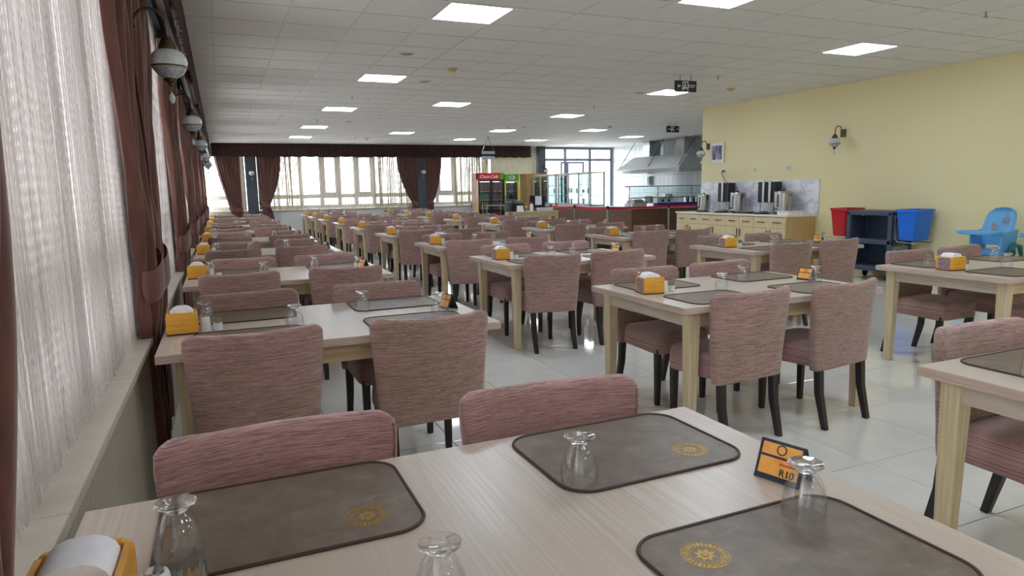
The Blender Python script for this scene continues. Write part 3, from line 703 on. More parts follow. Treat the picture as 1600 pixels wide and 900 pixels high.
def make_mat():
    t = thing('placemat', 'x', 'placemat', (0, 0, 0), 0, 'brown leatherette placemats')
    rr = rrect(MW, MD, .065)
    MB().loft([[(x, y, .0008) for x, y in rr], [(x, y, .003) for x, y in rr]]).obj('pad', 'leather', t)
    MB().tube([(x, y, .0032) for x, y in rr], .0036, 6, True).obj('edge_piping', 'piping', t, smooth=2)
    e = MB(); c = (.135, -.085)
    e.ring(.041, .0425, .003, .0036, 40, c); e.ring(.0295, .0305, .003, .0036, 36, c); e.ring(.0255, .027, .003, .0036, 36, c)
    for k in range(30):
        a = 2 * PI * k / 30
        if 1.1 < a < 2.04: continue
        for rr_, hh in ((.0335, .0035), (.0375, .0018)):
            x, y = c[0] + rr_ * math.cos(a), c[1] + rr_ * math.sin(a); w = .0016 if k % 3 else .0026
            e.add([(x + math.cos(a) * hh + math.sin(a) * w, y + math.sin(a) * hh - math.cos(a) * w, .0036), (x + math.cos(a) * hh - math.sin(a) * w, y + math.sin(a) * hh + math.cos(a) * w, .0036), (x - math.cos(a) * hh - math.sin(a) * w, y - math.sin(a) * hh + math.cos(a) * w, .0036), (x - math.cos(a) * hh + math.sin(a) * w, y - math.sin(a) * hh - math.cos(a) * w, .0036)], [(0, 1, 2, 3)])
    st = []
    for k in range(16): a = 2 * PI * k / 16; r_ = .021 if k % 2 == 0 else .012; st.append((c[0] + r_ * math.cos(a), c[1] + r_ * math.sin(a), .0036))
    inner = [(c[0] + .007 * math.cos(2 * PI * k / 16), c[1] + .007 * math.sin(2 * PI * k / 16), .0036) for k in range(16)]
    e.add(st + inner, [(k, (k + 1) % 16, 16 + (k + 1) % 16, 16 + k) for k in range(16)])
    e.ring(.0, .0045, .003, .0038, 12, c)
    for k in (-1, 0, 1): e.ring(.0028, .005, .003, .0036, 10, (c[0] + k * .011, c[1] + .037 - abs(k) * .003))
    e.obj('gold_emblem', 'gold', t, label='gold stamped round emblem')
    return t
mat0 = make_mat()
def make_glass():
    t = thing('drinking_glass', 'x', 'glass', (0, 0, 0), 0, 'upturned footed glasses')
    outer = [(.0385, .0006), (.0398, .002), (.0412, .02), (.0402, .038), (.0362, .058), (.0295, .075), (.0225, .086), (.0192, .0915)]
    inner = [(.0002, .083), (.012, .081), (.0205, .0755), (.0275, .067), (.0345, .0525), (.0386, .036), (.0397, .02), (.0386, .003), (.0385, .0006)]
    MB().lathe(outer + [(.0002, .0915)], 28).v
    b = MB(); b.lathe(inner + outer[1:] + [(.0002, .0915)], 32, (0, 0, 0), False); b.obj('bowl', 'tumbler', t, smooth=.7)
    MB().lathe([(.0002, .0916), (.0185, .0916), (.0185, .094), (.0215, .0975), (.029, .101), (.0335, .1045), (.034, .107), (.032, .1085), (.026, .107), (.014, .1035), (.0002, .103)], 32, (0, 0, 0), False).obj('foot', 'glass', t, smooth=.7)
    return t
glass0 = make_glass()
def make_holder():
    t = thing('napkin_holder', 'x', 'napkin holder', (0, 0, 0), 0, 'wooden napkin holders')
    MB().box(-.066, .066, -.066, .066, 0, .008).obj('base', 'piping', t, bevel=.002)
    def panel(y0, y1):
        rr = [(-.066, .008), (.066, .008), (.066, .088), (.06, .098), (.05, .103), (-.05, .103), (-.06, .098), (-.066, .088)]
        return MB().loft([[(x, y0, z) for x, z in rr], [(x, y1, z) for x, z in rr]])
    panel(-.066, -.052).obj('side_panel', 'yellow_wood', t, bevel=.002, seg=1); panel(.052, .066).obj('side_panel', 'yellow_wood', t, bevel=.002, seg=1)
    e = MB().box(-.064, -.054, -.052, .052, .008, .098).obj('end_panel', 'yellow_wood', t); MB().box(-.0652, -.064, -.048, .048, .014, .09).obj('photo_print', 'photo_print', e, label='small purple picture on the end panel')
    MB().box(.054, .064, -.052, .052, .008, .098).obj('end_panel', 'yellow_wood', t)
    s = MB(); secs = []
    for z, k in ((.01, 1), (.095, 1), (.108, .88), (.118, .66), (.124, .35)): secs.append([(x * k * .05, y * .046 + .002 * math.sin(x * 3), z) for x, y in ((-1, -1), (0, -1), (1, -1), (1, 1), (0, 1), (-1, 1))])
    s.loft(secs).obj('napkins', 'napkin', t, smooth=.9)
    MB().lathe([(.004, 0), (.0042, .002)], 10, (0, -.0665, .055)).obj('knot', 'piping', t)
    return t
holder0 = make_holder()
def make_shaker():
    t = thing('salt_shaker', 'x', 'shaker', (0, 0, 0), 0, 'white salt shakers')
    rr = lambda k, z: [(x * k, y * k, z) for x, y in rrect(.05, .05, .014, 4)]
    MB().loft([rr(.95, 0), rr(1, .004), rr(.74, .062), rr(.66, .068)]).obj('body', 'ceramic', t, smooth=.6)
    MB().lathe([(.015, .066), (.014, .072), (.006, .075)], 12).obj('cap', 'steel', t, smooth=.6)
    return t
def make_picks():
    t = thing('toothpick_cup', 'x', 'toothpick cup', (0, 0, 0), 0, 'toothpick cups')
    MB().lathe([(.019, 0), (.0215, .004), (.0215, .036), (.0195, .0365), (.0195, .006), (.001, .006)], 20).obj('cup', 'ceramic', t, smooth=.6)
    MB().lathe([(.0212, .037), (.0212, .07), (.0205, .07), (.0205, .037)], 20, (0, 0, 0), False).obj('clear_sleeve', 'cabglass', t, smooth=.6)
    g = MB(); rg = random.Random(3)
    for k in range(26):
        a = rg.uniform(0, 6.28); r = rg.uniform(0, .012); a2 = a + rg.uniform(-.6, .6); r3 = r * 1.2 + .003
        g.tube([(r * math.cos(a), r * math.sin(a), .008), (r3 * math.cos(a2), r3 * math.sin(a2), rg.uniform(.056, .066))], .0011, 4)
    g.obj('toothpicks', 'pick', t)['kind'] = 'stuff'
    return t
shaker0 = make_shaker(); picks0 = make_picks()
def make_sign():
    t = thing('table_sign', 'x', 'table sign', (0, 0, 0), 0, 'tent table signs')
    W = .051; H = .08; D = .032; th = math.atan2(D, H); L = math.hypot(D, H)
    for s, nm in ((-1, 'front_panel'), (1, 'back_panel')):
        p = MB().box(-W, W, -.002, .002, 0, L).obj(nm, 'navy' if s < 0 else 'black_plastic', t, bevel=.0008, seg=1)
        p.location = (0, s * D, 0); p.rotation_euler = (s * th, 0, 0)
        if s < 0:
            MB().box(-W + .007, W - .007, -.0028, -.002, .012, L - .006).obj('card', 'orange_card', p)
            MB().box(-W + .007, W - .007, -.0034, -.0028, .049, .0545).obj('print_band', 'purple_print', p)
            r = MB().ring(.0085, .0115, 0, .0006, 28)
            r.v = [(x, -.0028 - z, .0685 + y) for x, y, z in r.v]; r.obj('print_emblem', 'purple_print', p)
            front = p
    return t, front
sign0, sfront = make_sign()
PROTO = [table0, mat0, glass0, holder0, shaker0, picks0, sign0] + chairs

# ------------------------------------------------------------------ the rows of tables
COLS = {'A': (-.30, [.56, 2.96, 5.18, 7.5, 9.75, 12.1, 14.5, 16.9, 19.3], 'window-side line'),
        'B': (2.2, [.56, 2.82, 5.18, 7.25, 9.55, 11.8, 14.1, 16.4, 18.6, 20.55], 'middle line'),
        'C': (4.68, [None, 2.68, 4.97, 7.25, 9.45, 11.55, 13.8, 16.0, 18.2, 20.3], 'right-hand line')}
rg = random.Random(5)
CH = {('A', 0): [None, (1.11, .0), (.40, .03), (1.11, -.04)], ('A', 1): [(.36, .02), (1.13, -.03), (.385, -.02), (1.14, .03)],
      ('B', 1): [(.36, .04), (1.04, .1), (.47, 0), (1.14, .0)], ('B', 2): [(.33, .02), (1.04, -.02), (.42, 0), (1.12, .02)],
      ('C', 2): [(.36, .05), (1.02, .06), (.45, 0), (1.15, 0)], ('B', 0): [None, None, (.50, 0), None], ('C', 1): [(.75, .0), None, (.5, 0), (1.25, 0)]}
SEAT = ['near left', 'near right', 'far left', 'far right']
for cn, (cx, rows, line) in COLS.items():
    for ri, y in enumerate(rows):
        if y is None: continue
        k = ri if cn != 'C' else ri - 1
        if not in_view([(cx, y, .75), (cx + TW, y + TD, .75), (cx, y + TD, .75), (cx + TW, y, .75), (cx, y + TD, 0)], 0): continue
        who = '%s table of the %s' % (ORD[k], line)
        dx = (rg.uniform(-.015, .015) if cn != 'A' else rg.uniform(.005, .025)) if ri > 2 else (.012 if cn == 'A' and ri else 0)
        tx = cx + dx
        copy_tree(table0, (tx, y, 0), 0, 'pale oak dining table, %s from the camera in the %s' % (ORD[k], line))
        spec = CH.get((cn, ri))
        for si in range(4):
            near = si < 2
            if spec is not None:
                if spec[si] is None: continue
                ox, rz = spec[si]
            else: ox, rz = (.36, 1.08, .40, 1.13)[si] + rg.uniform(-.05, .05), rg.uniform(-.06, .06)
            ox = min(max(ox, .37 + abs(rz) * .12), 1.13 - abs(rz) * .12)
            py = y + .138 - abs(rz) * .26 + rg.uniform(-.02, .005) if near else y + TD - .138 + abs(rz) * .26 + rg.uniform(-.005, .02)
            pts = [(tx + ox + a, py + b, z) for a in (-.25, .25) for b in (-.25, .25) for z in (0, .83)]
            if not in_view(pts, -2): continue
            proto = chairs[rg.choice((0, 1, 3, 0, 1, 3, 3))]
            if (cn, ri) == ('A', 0): proto = chairs[2]
            copy_tree(proto, (tx + ox, py, 0), (0 if near else PI) + rz, 'mauve slipcovered chair, %s seat, %s' % (SEAT[si], who))
        for si, (ox, oy, far) in enumerate(((.38, .215, 0), (1.16, .215, 0), (.385, .78, 1), (1.165, .775, 1))):
            jx, jy = (rg.uniform(-.02, .02), rg.uniform(-.015, .015)) if ri > 0 or cn != 'A' else (0, 0)
            mx, my = tx + ox + jx, y + oy + jy
            if not in_view([(mx + a, my + b, TZ) for a in (-.2, .2) for b in (-.15, .15)], -2): continue
            copy_tree(mat0, (mx, my, TZ), (0 if far else PI) + rg.uniform(-.02, .02), 'brown leatherette placemat with gold emblem, %s, %s' % (SEAT[si], who))
        for si, (ox, oy) in enumerate(((.565, .35), (1.285, .33), (.19, .675), (.97, .645))):
            jx, jy = (rg.uniform(-.03, .03), rg.uniform(-.025, .025)) if ri > 0 or cn != 'A' else (0, 0)
            gx, gy = tx + ox + jx, y + oy + jy
            onmat = True
            if not in_view([(gx, gy, TZ), (gx, gy, TZ + .1)], 20): continue
            on = TZ + .0035 if not (cn == 'A' and ri == 0 and si == 0) else TZ + .0035
            copy_tree(glass0, (gx, gy, TZ + .0035), rg.uniform(0, 3), 'upturned footed glass, %s setting, %s' % (SEAT[si], who))
        hx, hy = (.075, .50) if cn == 'A' else (.15, .52)
        hx += rg.uniform(-.006, .02); hy += rg.uniform(-.03, .03)
        if (cn, ri) == ('A', 0): hx, hy = .068, .53
        if in_view([(tx + hx, y + hy, TZ + .1)], 60):
            copy_tree(holder0, (tx + hx, y + hy, TZ), rg.uniform(-.06, .06) - (.12 if cn != 'A' else 0), 'orange wooden napkin holder on the %s' % who)
            copy_tree(shaker0, (tx + hx + .098, y + hy - .005, TZ), rg.uniform(-.4, .4), 'white salt shaker by the napkin holder, %s' % who)
            copy_tree(picks0, (tx + hx + .15, y + hy - .01, TZ), rg.uniform(0, 3), 'toothpick cup by the salt shaker, %s' % who)
        sx, sy = (tx + 1.38 + rg.uniform(-.02, .02), y + .49 + rg.uniform(-.02, .03)) if (cn, ri) != ('A', 0) else (tx + 1.385, y + .48)
        if in_view([(sx, sy, TZ + .05)], 20):
            s_ = copy_tree(sign0, (sx, sy, TZ), -PI / 2 + (.3 if (cn, ri) == ('A', 0) else rg.uniform(.1, .35)), 'dark tent sign with orange card on the %s' % who)
            if (cn, ri) == ('A', 0):
                s_['label'] = 'dark tent sign with orange card reading R10'
                fp = [c for c in s_.children if c.name.startswith('front_panel')][0]
                text('lettering', 'R10', .021, 'black_print', fp, (.02, -.0031, .021), (PI / 2, 0, 0), bold=.0005, extrude=.0003)
                MB().box(.0, .04, -.0033, -.0028, .037, .041).obj('print_line', 'red_print', fp)
def drop(o):
    for c in list(o.children): drop(c)
    bpy.data.objects.remove(o)
for p in PROTO: drop(p)

# ------------------------------------------------------------------ yellow wall: cupboard, urns, picture, sockets
CX0, CY0, CY1, CZT = 8.45, 8.26, 11.14, .9
t = thing('base_cupboard', 'long pale beige cupboard with drawers against the yellow wall', 'cupboard', (0, 0, 0))
MB().box(CX0 + .02, XR - .005, CY0 + .02, CY1, .08, CZT - .03).obj('carcass', 'cab_side', t)
MB().box(CX0 + .06, XR - .005, CY0 + .04, CY1, 0, .08).obj('plinth', 'dark_inner', t)
MB().box(CX0 + .01, XR - .005, CY0, CY0 + .02, 0, CZT - .03).obj('side_panel', 'cab_side', t)
nd = 8; w = (CY1 - CY0 - .02) / nd
for k in range(nd):
    a = CY0 + .02 + k * w
    d = MB().box(CX0, CX0 + .02, a + .002, a + w - .002, .68, .855).obj('drawer', 'cab_front', t, bevel=.001, seg=1)
    MB().box(CX0 - .022, CX0 - .012, a + w * .27, a + w * .73, .765, .778).obj('handle', 'black_plastic', d)
    MB().box(CX0 - .014, CX0, a + w * .3, a + w * .33, .767, .776).obj('handle_post', 'black_plastic', d)
    d = MB().box(CX0, CX0 + .02, a + .002, a + w - .002, .09, .674).obj('door', 'cab_front', t, bevel=.001, seg=1)
    hy = a + w * (.9 if k % 2 == 0 else .1)
    MB().box(CX0 - .022, CX0 - .012, hy - .006, hy + .006, .5, .64).obj('handle', 'black_plastic', d)
o = MB().box(CX0 - .02, XR - .004, CY0 - .015, CY1 + .02, CZT - .03, CZT).obj('worktop', 'white_top', None, bevel=.003); tag(o, 'white worktop on the beige cupboard under the urns', 'worktop')
o = MB().box(XR - .02, XR - .002, CY0 - .05, YE - .02, CZT + .001, 1.48).obj('splashback', 'marble', None); tag(o, 'white marble splashback panel behind the tea urns', 'splashback')
def urn(y, x, r, hgt, lab):
    t = thing('tea_urn', lab, 'urn', (x, y, CZT), PI, 'steel tea urns')
    MB().lathe([(r * .9, .03), (r, .035), (r, hgt * .8), (r * 1.03, hgt * .805), (r * 1.03, hgt * .83), (r, hgt * .835)], 32).obj('body', 'steel', t, smooth=.6)
    MB().lathe([(r * .99, hgt * .835), (r * .95, hgt * .87), (r * .5, hgt * .9), (.01, hgt * .91)], 32).obj('lid', 'steel', t, smooth=.6)
    MB().lathe([(r * .85, 0), (r * .85, .03)], 24).obj('foot_ring', 'black_plastic', t)
    MB().ring(.012, .02, hgt * .91, hgt * .93, 12).obj('lid_knob', 'black_plastic', t)
    MB().lathe([(.018, hgt * .9), (.02, hgt * .95), (.008, hgt * .96)], 12).obj('lid_post', 'black_plastic', t)
    tp = MB().tube([(r * .98, 0, .09), (r + .06, 0, .09), (r + .07, 0, .06)], .01, 8).obj('tap', 'black_plastic', t); MB().tube([(r + .05, 0, .1), (r + .05, 0, .125), (r + .085, 0, .13)], .006, 6).obj('lever', 'black_plastic', tp)
    MB().tube([(r + .012, .03, .12), (r + .012, .03, hgt * .75)], .007, 8).obj('level_gauge', 'black_plastic', t)
    for s in (-1, 1): MB().tube([(0, s * r, hgt * .7), (0, s * (r + .035), hgt * .7), (0, s * (r + .035), hgt * .76), (0, s * r, hgt * .76)], .007, 6).obj('handle', 'black_plastic', t)
urn(8.72, 8.83, .15, .44, 'large steel tea urn nearest the end of the cupboard'); urn(9.82, 8.83, .14, .42, 'steel tea urn in the middle of the worktop'); urn(10.78, 8.83, .12, .38, 'smaller steel urn at the far end of the worktop')
def dispenser(y, lab, wd):
    t = thing('drink_dispenser', lab, 'dispenser', (8.93, y, CZT), 0, 'dark cup dispensers')
    MB().box(-.08, .08, -wd, wd, .19, .55).obj('housing', 'black_plastic', t, bevel=.005)
    for s in ((-.5, .25) if wd > .16 else (0,)): MB().lathe([(.028, .2), (.028, .56), (.02, .565)], 16, (-.09, s * wd, 0)).obj('cup_tube', 'steel', t, smooth=.6)
    for a in (-1, 1): MB().tube([(-.05, a * wd * .8, 0), (-.05, a * wd * .8, .2)], .01, 8).obj('leg', 'steel', t)
    MB().box(-.1, .08, -wd, wd, 0, .012).obj('base_plate', 'steel', t)
dispenser(10.25, 'dark cup dispenser with steel tube beside the small urn', .15); dispenser(9.14, 'dark cup dispenser with two steel tubes beside the large urn', .2)
def tray(x, y, r, lab):
    t = thing('serving_tray', lab, 'tray', (x, y, CZT), 0, 'black round trays')
    MB().lathe([(r * .9, 0), (r, .012), (r * .98, .014), (r * .88, .004), (.01, .004)], 28).obj('dish', 'black_plastic', t, smooth=.8); MB().lathe([(r * .8, .004), (r * .84, .03), (r * .6, .045), (.01, .05)], 24).obj('cover', 'steel', t, smooth=.8)
tray(8.62, 10.55, .14, 'round black tray with steel cover at the far end'); tray(8.6, 9.98, .15, 'round black tray with steel cover below the middle urn'); tray(8.6, 8.98, .15, 'round black tray with steel cover below the large urn')
t = thing('utensil_tray', 'long black tray of small steel cutlery on the worktop', 'tray', (8.68, 9.42, CZT), 0)
MB().box(-.15, .15, -.2, .2, 0, .025).obj('dish', 'black_plastic', t, bevel=.006)
for k in range(12): MB().tube([(-.12 + .02 * k, -.17, .03), (-.12 + .02 * k, .17, .032)], .006, 6).obj('cutlery', 'steel', t)
t = thing('storage_box', 'flat white box at the near end of the worktop', 'box', (8.66, 8.42, CZT), 0); MB().box(-.13, .2, -.12, .13, 0, .045).obj('body', 'white_top', t, bevel=.004); MB().box(-.135, .205, -.125, .135, .045, .06).obj('lid', 'white_top', t, bevel=.004)
t = thing('wall_picture', 'white framed picture on the yellow wall above the urns', 'picture', (XR, 10.72, 2.04))
MB().box(-.025, -.002, -.2, .2, -.2, .2).obj('backing', 'white_top', t)
for b in ((-.2, .2, -.2, -.165), (-.2, .2, .165, .2), (-.2, -.165, -.165, .165), (.165, .2, -.165, .165)): MB().box(-.034, -.02, *b).obj('frame', 'white_top', t)
MB().box(-.029, -.024, -.14, .14, -.13, .14).obj('photo_print', 'picture', t)
for (y, z, lab) in ((9.69, 1.68, 'white wall socket above the middle urn'), (8.9, 1.69, 'white wall socket above the large urn'), (10.52, 1.68, 'white wall socket with a black plug and cord')):
    t = thing('wall_socket', lab, 'socket', (XR, y, z), 0, 'wall sockets'); MB().box(-.012, -.001, -.045, .045, -.045, .045).obj('plate', 'socket', t, bevel=.003); MB().lathe([(.022, 0), (.022, .004)], 16).v
    r = MB().ring(.014, .022, .012, .016, 18); r.v = [(-z_, x_, y_) for x_, y_, z_ in r.v]; r.obj('outlet_ring', 'panel_grey', t)
    if 'plug' in lab:
        MB().box(-.05, -.016, -.018, .018, -.018, .018).obj('plug', 'black_plastic', t, bevel=.004); MB().tube([(-.05, 0, 0), (-.07, 0, -.05), (-.07, -.12, -.2), (-.06, -.2, -.24)], .006, 6).obj('cord', 'black_plastic', t)

# ------------------------------------------------------------------ trolley with tubs, high chairs
TX0, TX1, TY0, TY1, TTZ = 8.6, 9.04, 6.5, 7.24, 1.0
t = thing('service_trolley', 'slate blue plastic trolley standing against the yellow wall', 'trolley', (0, 0, 0))
for z, nm in ((TTZ - .07, 'shelf'), (.52, 'shelf'), (.13, 'shelf')): MB().box(TX0, TX1, TY0, TY1, z, z + .07).obj(nm, 'cart_grey', t, bevel=.012)
for a in (TX0 + .03, TX1 - .03):
    for b in (TY0 + .03, TY1 - .03): MB().box(a - .03, a + .03, b - .03, b + .03, .13, TTZ - .02).obj('post', 'cart_grey', t, bevel=.008)
MB().box(TX0 + .06, TX1 - .06, TY0 + .012, TY0 + .024, .2, .5).obj('end_panel', 'panel_grey', t); MB().box(TX0 + .06, TX1 - .06, TY0 + .012, TY0 + .024, .6, .9).obj('end_panel', 'panel_grey', t)
MB().box(TX1 - .03, TX1 - .02, TY0 + .3, TY1 - .05, .2, .92).obj('back_panel', 'cart_grey', t)
MB().box(TX0 + .05, TX1 - .05, TY1 - .024, TY1 - .012, .2, .9).obj('end_panel', 'cart_grey', t)
for a in (TX0 + .06, TX1 - .06):
    for b in (TY0 + .06, TY1 - .06):
        c = MB().lathe([(.02, .11), (.02, .13)], 10, (a, b, 0)).obj('caster', 'black_plastic', t); wme = MB().lathe([(.05, -.015), (.055, -.01), (.055, .01), (.05, .015)], 16); wme.v = [(a + x, b + z, .055 + y) for x, y, z in wme.v]; wme.obj('wheel', 'black_plastic', c)
def tub(y0, s, mat, lab, W=.4, D=.3, H=.42, z0=.6):
    t = thing('waste_tub', lab, 'tub', (0, 0, 0), 0, 'tubs hung on the trolley')
    def rr(k, z, kd=1): return [((TX0 + TX1) / 2 + x * k, y0 + s * (D / 2 + .03) + y * kd, z) for x, y in rrect(W, D, .04, 4)]
    MB().loft([rr(.8, z0, .72), rr(.82, z0 + .01, .75), rr(1, z0 + H, 1), rr(.97, z0 + H, .96), rr(.8, z0 + .02, .72)], False).obj('bin_wall', mat, t, smooth=.7)
    MB().loft([rr(.8, z0, .72), rr(.8, z0 + .015, .72)]).obj('bin_floor', mat, t)
    MB().loft([rr(1.0, z0 + H - .03, 1.0), rr(1.06, z0 + H - .028, 1.06), rr(1.06, z0 + H + .006, 1.06), rr(.97, z0 + H + .006, .97)], False).obj('rim', mat, t, smooth=.7)
    for a in (-.16, .16):
        xx = (TX0 + TX1) / 2 + a
        MB().tube([(xx, y0 + s * .004, z0 + .34), (xx, y0 + s * .012, z0 + .02), (xx, y0 + s * .06, z0 - .03), (xx, y0 + s * (D + .02), z0 - .035), (xx, y0 + s * (D + .05), z0 - .01)], .008, 8).obj('bracket', 'steel', t, smooth=1)
tub(TY0, -1, 'blue_plastic', 'bright blue tub hung on the near end of the trolley'); tub(TY1, 1, 'red_plastic', 'red tub hung on the far end of the trolley')
def high_chair(x, y, rz, lab):
    t = thing('high_chair', lab, 'high chair', (x, y, 0), rz, 'blue high chairs')
    secs = []
    for z, hw, yy in ((.62, .15, .10), (.7, .175, .12), (.82, .185, .15), (.94, .18, .185), (1.02, .155, .21), (1.06, .1, .222), (1.075, .03, .226)):
        secs.append([(hw * c, yy + .03 * s - .06 * abs(c) ** 3, z) for c, s in ((-1, 0), (-.9, .7), (-.4, 1), (.4, 1), (.9, .7), (1, 0), (.9, -.9), (.4, -.45), (-.4, -.45), (-.9, -.9))])
    b = MB().loft(secs).obj('backrest', 'sky_plastic', t, smooth=1)
    for (cx, cz, s) in ((.06, .93, 1.3), (-.07, .84, .9)):
        f = MB()
        for k in range(5):
            zc = cz - .045 * s + .02 * s * k; hw_ = (.02, .04, .045, .04, .02)[k] * s
            yy = .10 + (zc - .62) * .27 - .035
            f.tube([(cx - hw_, yy, zc), (cx, yy - .002, zc + .008), (cx + hw_, yy, zc)], .005, 5)
        f.obj('printed_motif', 'pick', b, label='striped brown and white motif')
    MB().box(-.17, .17, -.14, .14, .5, .58).obj('seat', 'sky_plastic', t, bevel=.03, seg=3)
    for s in (-1, 1): MB().loft([[(s * .15, -.12, .5), (s * .19, -.12, .5), (s * .19, .14, .5), (s * .15, .14, .5)], [(s * .17, -.13, .78), (s * .2, -.13, .78), (s * .2, .16, .82), (s * .17, .16, .82)]]).obj('arm_panel', 'sky_plastic', t, bevel=.012)
    rr = [(x_, y_) for x_, y_ in rrect(.46, .36, .13, 7)]
    MB().loft([[(x_ * .94, -.23 + y_ * .92, .765) for x_, y_ in rr], [(x_, -.23 + y_, .775) for x_, y_ in rr], [(x_, -.23 + y_, .8) for x_, y_ in rr], [(x_ * .9, -.23 + y_ * .88, .8) for x_, y_ in rr], [(x_ * .88, -.23 + y_ * .86, .788) for x_, y_ in rr]]).obj('tray', 'sky_plastic', t, smooth=.7)
    MB().loft([[(x_ * .24, -.18 + y_ * .1, .3) for x_, y_ in ((-1, -1), (1, -1), (1, 1), (-1, 1))], [(x_ * .16, -.14 + y_ * .12, .52) for x_, y_ in ((-1, -1), (1, -1), (1, 1), (-1, 1))]]).obj('footrest', 'sky_plastic', t, bevel=.015)
    for s in (-1, 1):
        MB().lathe([(.055, -.02), (.06, 0), (.055, .02)], 18, (0, 0, 0)).v
        h = MB().lathe([(.05, -.018), (.06, -.01), (.06, .01), (.05, .018)], 18); h.v = [(s * .225 + z_, .02 + x_, .55 + y_) for x_, y_, z_ in h.v]; h.obj('hinge', 'teal_plastic', t, smooth=.6)
        MB().tube([(s * .225, -.02, .56), (s * .235, .05, .64), (s * .245, .12, .62), (s * .25, .2, .4), (s * .26, .3, 0.02)], [.03, .03, .028, .024, .02], 8).obj('leg', 'teal_plastic', t, smooth=1)
        MB().tube([(s * .225, .02, .55), (s * .24, -.12, .3), (s * .25, -.26, .02)], [.028, .022, .02], 8).obj('leg', 'teal_plastic', t, smooth=1)
high_chair(8.55, 5.12, -1.6, 'sky blue high chair with fish motif beside the trolley'); high_chair(8.55, 4.42, -1.6, 'sky blue high chair cut by the right edge')

# ------------------------------------------------------------------ fridges, desk, counter, kitchen
def fridge(x0, x1, y0, zt, head, hm, ndoor, lab, side, framem):
    t = thing('drinks_fridge', lab, 'fridge', (0, 0, 0)); D = .66; w = x1 - x0
    MB().box(x0, x0 + .04, y0 + .03, y0 + D, .1, zt).obj('side_panel', side, t); MB().box(x1 - .04, x1, y0 + .03, y0 + D, .1, zt).obj('side_panel', framem, t)
    MB().box(x0 + .04, x1 - .04, y0 + D - .04, y0 + D, .1, zt).obj('back_panel', 'panel_grey', t); MB().box(x0, x1, y0, y0 + D, 0, .1).obj('plinth', 'black_plastic', t)
    h = MB().box(x0, x1, y0 - .01, y0 + .2, zt - head, zt).obj('header_sign', hm, t, bevel=.006)
    for a in (x0 + .041, x1 - .046): MB().box(a, a + .005, y0 + .035, y0 + D - .04, .1, zt - head).obj('inner_liner', 'dark_inner', t)
    MB().box(x0 + .046, x1 - .046, y0 + D - .046, y0 + D - .041, .1, zt - head).obj('inner_liner', 'dark_inner', t)
    dw = w / ndoor
    for k in range(ndoor):
        a, b = x0 + k * dw, x0 + (k + 1) * dw; fr_ = MB(); s = .05
        for q in ((a, b, .1, .1 + s), (a, b, zt - head - s, zt - head), (a, a + s, .1 + s, zt - head - s), (b - s, b, .1 + s, zt - head - s)): fr_.box(q[0], q[1], y0, y0 + .03, q[2], q[3])
        d = fr_.obj('door', 'black_plastic' if ndoor > 1 else framem, t); MB().box(a + s, b - s, y0 + .01, y0 + .018, .1 + s, zt - head - s).obj('pane', 'cabglass', d); MB().box(a + .015, a + .03, y0 - .03, y0, .8, 1.2).obj('handle', 'steel', d)
    zs = [.45, .75, 1.05, 1.35]
    for z in zs: MB().box(x0 + .04, x1 - .04, y0 + .06, y0 + D - .05, z, z + .012).obj('shelf', 'white_top', t)
    MB().box(x0 + .05, x1 - .05, y0 + .3, y0 + .34, zt - head - .06, zt - head - .02).obj('lamp_strip', emit('fridge_strip', (240, 246, 255), 3), t)
    return t, h, zs
FY = 21.6
fr1, h1, zs = fridge(8.12, 9.07, FY, 1.98, .24, 'fridge_red', 2, 'tall two-door drinks fridge with red header reading Coca-Cola', 'fridge_side', 'dark_inner')
text('lettering', 'Coca-Cola', .155, 'white_print', h1, (8.5, FY - .013, 1.855), (PI / 2, 0, 0), shear=.4, extrude=.002, bold=.002)
MB().box(8.92, 9.06, FY - .014, FY - .01, 1.76, 1.96).obj('green_badge', 'fridge_green', h1)
MB().loft([[(8.115, FY + .04, .1), (8.115, FY + .3, .1), (8.115, FY + .12, .9), (8.115, FY + .04, 1.0)], [(8.12, FY + .04, .1), (8.12, FY + .3, .1), (8.12, FY + .12, .9), (8.12, FY + .04, 1.0)]]).obj('printed_swoosh', 'fridge_yellow', fr1)
fr2, h2, zs2 = fridge(9.1, 9.64, FY + .02, 1.93, .22, 'fridge_green', 1, 'narrow drinks fridge with green header and yellow frame', 'fridge_yellow', 'fridge_yellow')
r = MB().ring(0, .09, 0, .004, 24); r.v = [(9.38 + x * 1.2, FY + .008 - z, 1.82 + y * .75) for x, y, z in r.v]; r.obj('logo_disc', 'white_print', h2)
r = MB().ring(.02, .05, 0, .006, 20); r.v = [(9.37 + x * 1.3, FY + .008 - z, 1.82 + y * .9) for x, y, z in r.v]; r.obj('logo_mark', 'blue_crate', h2)
bt = MB().lathe([(.03, 0), (.032, .01), (.032, .12), (.014, .17), (.013, .2), (.016, .202), (.016, .22)], 12)
bms = [bt.mesh('drink_bottle', m, smooth=.6) for m in ('drinkA', 'drinkB', 'drinkC')]
for si, z in enumerate(zs):
    for k in range(9):
        if 4 == k: continue
        x = 8.21 + k * .095; mi = (1 if si == 1 else 0) if k < 4 else 2
        if si == 3: mi = 2
        o = mobj('drink_bottle', bms[mi], None, None, (x, FY + .14, z + .0125))
        tag(o, '%s drink bottle, %s from the left on the red fridge %s shelf' % (('green', 'yellow', 'red')[mi], ORD[k if k < 4 else k - 1], ('lowest', 'second', 'third', 'top')[si]), 'bottle', 'bottles in the red fridge')
t = thing('tall_cupboard', 'tall walnut cupboard between the fridges and dish cabinets', 'cupboard', (0, 0, 0))
MB().box(9.68, 10.5, 21.1, 21.6, 0, 1.9).obj('carcass', 'midwood', t); MB().box(9.66, 10.52, 21.07, 21.62, 1.9, 1.93).obj('top_board', 'midwood', t)
